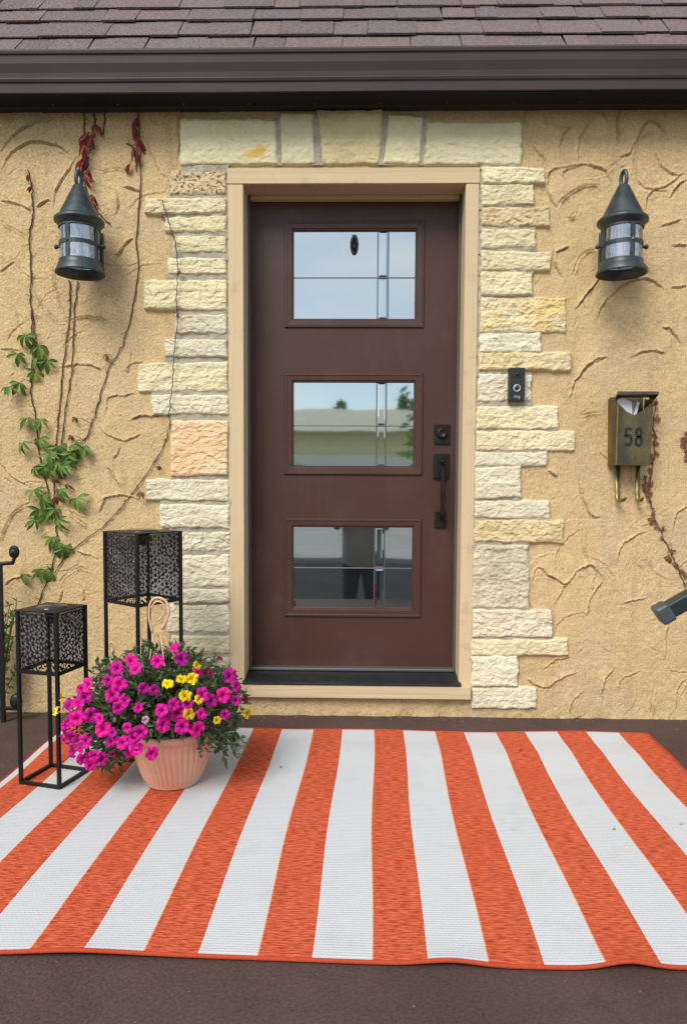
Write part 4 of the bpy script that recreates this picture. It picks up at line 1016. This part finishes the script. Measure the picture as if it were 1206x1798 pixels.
# ================================================================== creepers on the wall
def palmate(L, W, mat, nl, seed, droop=.35, fan=52):
    r = random.Random(seed); mb = MB()
    for k in range(nl):
        a = (k-(nl-1)/2)*rad(fan)+r.uniform(-.22,.22); f_ = 1-.13*abs(k-(nl-1)/2)+r.uniform(-.12,.12)
        d = Vector((math.sin(a), -math.cos(a), 0)); s_ = Vector((d.y, -d.x, 0)); up = Vector((0,0,1)); l_, w_ = L*f_, W*f_*r.uniform(.75,1.1); vs = []
        ts = (0, .15, .35, .58, .78, .92, 1); ws_ = (.03, .35, .78, 1.0, .66, .25, 0); dr = droop*r.uniform(.5,1.5); cv = r.uniform(-.12,.12); fo = r.uniform(.05,.35)
        for t, ww in zip(ts, ws_):
            z = -dr*l_*t*t+.22*l_*t; c = d*l_*t*(1-.22*dr*t)+s_*cv*l_*t*t+Vector((0,-.25*dr*l_*t*t,0))
            vs += [c-s_*w_/2*ww+up*(z+fo*w_*ww), c+up*z, c+s_*w_/2*ww+up*(z+fo*w_*ww)]
        fs = []
        for i in range(6): fs += [(3*i,3*i+3,3*i+4,3*i+1), (3*i+1,3*i+4,3*i+5,3*i+2)]
        mb.add(vs, fs, False)
    return mb.mesh('leaf', mat)
LG = [palmate(.062, .023, VINEGREEN, 5, i, .6, 40+4*(i % 4)) for i in range(7)]; LR = [palmate(.046, .014, VINERED, 3, i, .8, 20) for i in range(4)]; LD = [palmate(.034, .014, VINEDRY, 4, i, 1.1, 34) for i in range(3)]
LS = [palmate(.016, .007, VINEDRY, 3, i, .9) for i in range(2)]
def wp(px, py, off=.006):
    p = at(px, py, Y=-.004); return Vector((p.x, -wall_h(p.x, p.z)-off, p.z))
STONE_ZONE = lambda p: -.025 if False else 0
def vine(paths, leaves, label, off=None, r0=.0026, bits=0):
    base = wp(*paths[0][-1]); E_ = tag(empty('creeper_vine', base), label, 'vine', 'creeper vines on the wall')
    st = MB(); rg = random.Random(int(abs(base.x)*1000)); allp = []
    for path in paths:
        c = catmull(path, 7); pts = []
        for i, q_ in enumerate(c):
            o = off(q_[0], q_[1]) if off else .004
            pts.append(wp(q_[0]+rg.uniform(-1.3,1.3), q_[1]+rg.uniform(-1,1), o+rg.uniform(0,.003)))
        st.tube(pts, [r0*(.7+.5*rg.random()) for _ in pts], 6); allp += pts
        for p in pts[1:-1]:
            if rg.random() < .30:
                a = rg.uniform(0, 6.28); L = rg.uniform(.008,.035); e = p+Vector((math.cos(a)*L, -.003, math.sin(a)*L)); m = p.lerp(e, .5)+Vector((rg.uniform(-.005,.005), -.003, 0))
                st.tube([p, m, e], [.0011,.0009,.0006], 4)
            if bits and rg.random() < bits:
                place('leaf', LS[rg.randint(0,1)], E_, loc=p+Vector((rg.uniform(-.01,.01), -.004, rg.uniform(-.01,.01))), rot=Matrix.Rotation(rad(90), 3, 'X').to_quaternion() @ Quaternion((0,0,1), rg.random()*6), scale=rg.uniform(.5,2.1))
    st.build('stem', STEM, E_)
    for kind, px, py, sc in leaves:
        p = wp(px, py, rg.uniform(.012, .035)); me = {'g': LG, 'r': LR, 'd': LD}[kind]
        # local -Y of a leaf points down the wall, local +Z out of it
        q_ = Matrix.Rotation(rad(90), 3, 'X').to_quaternion() @ Quaternion((0,0,1), rg.uniform(-.7,.7)) @ Quaternion((1,0,0), rg.uniform(-.75,.1)) @ Quaternion((0,1,0), rg.uniform(-.5,.5))
        place('leaf', me[rg.randrange(len(me))], E_, loc=p, rot=q_, scale=sc*rg.uniform(.85,1.12))
        near = min(allp, key=lambda v: (v-p).length)
        if (near-p).length < .14: MB().tube([near, near.lerp(p, .5)+Vector((0,-.012,.008)), p], [.0012,.001,.0009], 4).build('leaf_stalk', STEM, E_)
    return E_
def P4(s, k, sc=1.0, f=2.87, ox=0, oy=560):
    t = [float(v) for v in s.split()]; return [(k, ox+t[i]/f, oy+t[i+1]/f, sc) for i in range(0, len(t), 2)]
vine([[(50,298),(57,330),(58,372),(52,415),(55,470),(54,520),(57,575),(57,640),(55,690),(62,730),(68,790),(82,850),(95,905),(100,945),(90,1000),(66,1062)],[(57,540),(62,600),(60,650)]],
     P4('100 180 145 90 205 140 195 190 190 270 250 215 60 345 115 325 150 500 220 510 130 625 210 605 190 750 240 745 185 860 230 885 240 920 285 955 190 1010 310 1010 250 990 215 960 300 1130 330 1150 270 1100 130 1285 210 1270 240 1260', 'g') + P4('155 440 178 500', 'r', .7, 2.94, 0, 160),
     'long creeper with hanging green leaves at the far left of the wall')
vine([[(123,492),(123,545),(112,640),(106,700),(99,775),(97,820),(95,890)]], P4('260 680 300 640 300 720 270 730', 'g') + P4('280 800 310 780', 'd'), 'bare creeper stem below the left lantern, the left one of the pair')
vine([[(137,492),(131,545),(127,640),(118,700),(110,765),(104,830)]], P4('345 680 320 860 330 740', 'g') + P4('350 830 300 895', 'd'), 'bare creeper stem below the left lantern, the right one of the pair')
vine([[(243,180),(244,230),(247,330),(240,420),(243,470),(232,545),(215,605),(190,650),(172,710),(158,755),(148,772)],[(240,300),(236,262),(222,250)]],
     P4('420 645 380 630 400 900 370 680', 'g') + P4('395 500 370 590 545 180', 'd', .8) + P4('720 140 705 190 705 300 680 375 715 170 712 240', 'r', 1.3, 2.94, 0, 160), 'creeper stem running from the gutter past red leaves to the middle of the left wall')
vine([[(147,185),(148,240),(145,300),(157,345),(175,375),(195,395)],[(165,185),(166,225),(158,265),(153,310)],[(186,195),(180,235)]],
     P4('440 230 490 240 455 330 430 390 465 410 500 180 475 550 485 540 450 290 440 360 470 230 455 440', 'r', 1.35, 2.94, 0, 160), 'creeper with drooping dark red leaves just above the left lantern')
sto = lambda x, y: .034 if x > 285 and y < 735 else .005
vine([[(289,355),(300,395),(311,430),(316,480),(313,530),(315,560),(309,620),(307,665),(303,700),(298,745),(287,785),(262,825),(222,880),(180,925),(128,965),(95,1005)]],
     P4('940 935 930 1150', 'r', .5, 2.94, 0, 160) + P4('815 740 720 870', 'd', .9), 'thin creeper stem crossing the left stone column down to the left', sto, .0021)
vine([[(1146,735),(1150,790),(1146,818),(1140,860),(1147,905),(1158,930),(1172,960),(1186,990),(1203,1030)],[(1148,740),(1152,700)],[(1131,835),(1138,870),(1144,895)]], [], 'dry reddish creeper running down beside and below the mailbox', None, .0022, .6)
vine([[(1205,755),(1203,780),(1206,808)]], [], 'short dry creeper bit at the far right edge beside the mailbox', None, .002, .9)

# small leafy plant at the left edge
gp_ = at(6, 1262, Y=-.10); pe = tag(empty('green_shrub', (gp_.x, -.10, 0)), 'small green shrub growing behind the iron railing at the left edge', 'shrub')
fb, sb = MB(), MB(); rf = random.Random(4)
for k in range(26):
    tip = Vector((gp_.x-.03+rf.gauss(0,.05), -.09+rf.gauss(0,.025), rf.uniform(.18,.50))); tip.x = min(tip.x, gp_.x+.052); root = Vector((gp_.x-.03, -.085, 0))
    pts = [root.lerp(tip, t)+Vector((0,0,.03*math.sin(t*3))) for t in np.linspace(0, 1, 9)]; sb.tube(pts, .0018, 4, caps=False)
    for p in pts[3:]:
        for _ in range(5): leafq(fb, p, (rv()+Vector((0,-.2,.5))).normalized(), (rv()+Vector((0,-1,.5))).normalized(), rf.uniform(.018,.034), rf.uniform(.006,.011))
stuff(fb.build('foliage', VINEGREEN, pe)); sb.build('stems', STEMG, pe)

# ================================================================== across the street (seen mirrored in the door glass)
ob = empty('opposite_building', (0, -34, -.47)); tag(ob, 'low tan building across the street, mirrored in the door glass', 'building')
MB().box(-22, 22, -44, -31, -.47, 3.5).build('wall', simple('tan_siding', (.88,.78,.45), .9, 0, .2, (.82,.72,.41), 2), ob)
rb = MB().add([(-22.6,-30.3,3.4),(22.6,-30.3,3.4),(22.6,-36,4.95),(-22.6,-36,4.95),(22.6,-44,3.4),(-22.6,-44,3.4)], [(0,1,2,3),(3,2,4,5),(0,3,5),(1,4,2),(0,5,4,1)]); rb.build('roof', simple('grey_tan_roof', (.66,.60,.46), .9, 0, .2, (.58,.53,.40), 3), ob)
MB().box(-22, 22, -30.95, -30.6, -.47, 2.25).build('white_base', simple('cream_paint', (.92,.89,.74), .8), ob)
for x in (-9, -3.6, 4.0, 10): MB().box(x, x+1.0, -30.59, -30.5, -.4, 1.75).build('door_panel', simple('grey_door', (.25,.24,.22), .7) if 'grey_door' not in bpy.data.materials else bpy.data.materials['grey_door'], ob)
def tree(x, y, h, r, label, seed, z0=-.6, slim=1.0):
    r_ = random.Random(seed); E_ = tag(empty('tree', (x, y, z0)), label, 'tree', 'trees across the street')
    MB().tube([(x,y,z0),(x+.05,y,z0+h*.4),(x,y,z0+h*.92)], [.03*h*.6,.02*h*.6,.004*h], 8).build('trunk', STEM, E_)
    cb = MB()
    for _ in range(int(260*max(1, r*1.8))):
        t = r_.random()**.8; a = r_.uniform(0, 6.28); q_ = r*(1-t)**.6*math.sqrt(r_.random())*(1+.35*math.sin(a*3+t*9)); p = Vector((x+q_*math.cos(a)*slim, y+q_*math.sin(a), z0+h*(.22+.78*t)))
        d = Vector((r_.gauss(0,1), r_.gauss(0,1), r_.gauss(0,.6))).normalized(); leafq(cb, p, d, Vector((r_.gauss(0,1), r_.gauss(0,1), 1)).normalized(), .06*h*r_.uniform(.5,1.2), .03*h)
    stuff(cb.build('crown', VINEGREEN, E_))
tree(2.15, -17, 7.4, .85, 'slim leafy tree nearest the road, mirrored at the right of the door glass', 1, -.47)
tree(-1.2, -48, 7.3, 2.2, 'broad tree rising behind the middle of the tan building', 2); tree(-7.5, -50, 6.9, 1.4, 'pointed tree rising behind the left of the tan building', 3); tree(3.2, -47, 7.6, 1.8, 'bushy tree rising behind the right of the tan building', 5)

# small oval hook stuck on the top pane
hc = at(622, 428, Y=.15); hc.y = .1615; K = tag(empty('oval_hook', hc), 'small dark oval hook stuck on the top glass of the door', 'hook')
n_ = 24; vs = []
for f_, h_ in ((1, 0), (1, .003), (.9, .006), (.62, .0072), (.6, .005), (.02, .005)): vs += [(hc.x+.0185*f_*math.cos(2*math.pi*k/n_), hc.y-h_, hc.z+.044*f_*math.sin(2*math.pi*k/n_)) for k in range(n_)]
HOOKM = simple('dark_bronze', (.035,.040,.038), .35, .6)
MB().add(vs, [(i*n_+k, i*n_+(k+1) % n_, (i+1)*n_+(k+1) % n_, (i+1)*n_+k) for i in range(5) for k in range(n_)], True).build('oval_plate', HOOKM, K)
MB().tube([(hc.x,hc.y-.005,hc.z+.012),(hc.x,hc.y-.010,hc.z-.006),(hc.x,hc.y-.014,hc.z-.020),(hc.x,hc.y-.024,hc.z-.022),(hc.x,hc.y-.027,hc.z-.012)], [.005,.0055,.0055,.005,.005], 8).build('hook_tongue', HOOKM, K)

# ================================================================== the person taking the picture, mirrored in the lowest pane
def person(x0, y0, zg):
    J = {'pel': (0,0,.90,.18,.12), 'bel': (0,.01,1.02,.19,.12), 'che': (0,.0,1.22,.185,.12), 'nkb': (0,-.01,1.39,.075,.07), 'nek': (0,.01,1.45,.052,.055), 'hd1': (0,.03,1.52,.062,.075), 'hd2': (0,.03,1.61,.076,.092), 'hd3': (0,.02,1.685,.055,.07)}
    E = [('pel','bel'),('bel','che'),('che','nkb'),('nkb','nek'),('nek','hd1'),('hd1','hd2'),('hd2','hd3')]
    for s_, g in ((-1,'l'),(1,'r')):
        J.update({g+'hip': (s_*.095,0,.80,.105,.10), g+'kne': (s_*.105,.03,.48,.082,.075), g+'cal': (s_*.11,-.005,.33,.052,.055), g+'ank': (s_*.115,-.01,.09,.036,.04), g+'bal': (s_*.125,.11,.035,.04,.03), g+'toe': (s_*.13,.18,.03,.034,.022),
                  g+'sho': (s_*.17,0,1.345,.06,.06), g+'elb': (s_*.235,.10,1.16,.042,.042), g+'for': (s_*.20,.20,1.28,.038,.036), g+'wri': (s_*.105,.33,1.50,.026,.022), g+'pal': (s_*.080,.385,1.55,.030,.018)})
        E += [('pel',g+'hip'),(g+'hip',g+'kne'),(g+'kne',g+'cal'),(g+'cal',g+'ank'),(g+'ank',g+'bal'),(g+'bal',g+'toe'),('che',g+'sho'),(g+'sho',g+'elb'),(g+'elb',g+'for'),(g+'for',g+'wri'),(g+'wri',g+'pal')]
        for k in range(4):
            zf = 1.525+.021*k; a, b, c = g+'fa%d' % k, g+'fb%d' % k, g+'fc%d' % k
            J[a] = (s_*.074,.418,zf,.0095,.0095); J[b] = (s_*.060,.446,zf+.004,.0085,.0085); J[c] = (s_*(.040-.004*abs(k-1.5)),.450,zf+.006,.0075,.0075)
            E += [(g+'pal',a),(a,b),(b,c)]
        J[g+'ta'] = (s_*.062,.375,1.575,.011,.011); J[g+'tb'] = (s_*.044,.392,1.592,.0095,.0095); E += [(g+'pal',g+'ta'),(g+'ta',g+'tb')]
    names = list(J); me = bpy.data.meshes.new('person')
    me.from_pydata([(x0+J[n][0], y0+J[n][1], zg+J[n][2]) for n in names], [(names.index(a), names.index(b)) for a, b in E], [])
    o = bpy.data.objects.new('tmp_person', me); S.collection.objects.link(o)
    o.modifiers.new('skin', 'SKIN').use_smooth_shade = True
    for i, n in enumerate(names):
        sv = me.skin_vertices[0].data[i]; sv.radius = (J[n][3], J[n][4]); sv.use_root = (n == 'pel')
    o.modifiers.new('sub', 'SUBSURF').levels = 1
    dg = bpy.context.evaluated_depsgraph_get(); m2 = bpy.data.meshes.new_from_object(o.evaluated_get(dg)); bpy.data.objects.remove(o)
    m2.materials.clear()
    for m in (simple('skin', (.50,.30,.22), .6), simple('pale_grey_shirt', (.30,.31,.34), .9), simple('dark_jeans', (.030,.038,.060), .9), simple('brown_hair', (.05,.03,.02), .7)): m2.materials.append(m)
    for p in m2.polygons:
        c = p.center-Vector((x0, y0, zg)); z = c.z
        if z < .06: k = 3
        elif z < .80 and c.y < .2: k = 2
        elif z < 1.42 and c.y < .30: k = 1
        elif z > 1.63 and abs(c.x) < .12 and c.y < .25 or (z > 1.50 and c.y < .0): k = 3
        else: k = 0
        p.material_index = k; p.use_smooth = True
    me.name = 'old'; return place('person', m2)
tag(person(.04, -3.46, -.60), 'person in grey shirt and dark jeans, holding a phone, mirrored in the lowest door glass', 'person')
phn = MB().box(-.038, .038, -3.030, -3.021, .925, 1.075).build('phone', PLASTIC, bevel=.003)
tag(phn, 'dark phone held up in both hands by the person, mirrored in the door', 'phone')

# grit and leaf bits swept against the foot of the wall and scattered on the porch
gr = MB(); rg = random.Random(8)
for k in range(420):
    if k < 260: x, y = rg.uniform(-1.7, 1.6), -abs(rg.gauss(0, .035))-.006
    else: x, y = rg.uniform(-1.0, 1.0), rg.uniform(-2.3, -1.60)
    s_ = rg.uniform(.0012, .0042) if k < 260 else rg.uniform(.0008, .0026)
    P = [(x+s_*math.cos(a)*rg.uniform(.6,1.4), y+s_*math.sin(a)*rg.uniform(.6,1.4), 0) for a in (0,1.3,2.6,3.9,5.2)]+[(x, y, s_*rg.uniform(.5,1.1))]
    gr.add(P, [(i, (i+1) % 5, 5) for i in range(5)])
go = stuff(gr.build('grit', simple('mixed_grit', (.26,.18,.12), .95, 0, .2, (.06,.04,.028), 25, island=.8))); tag(go, 'loose grit and crumbs on the brown porch floor', 'grit')
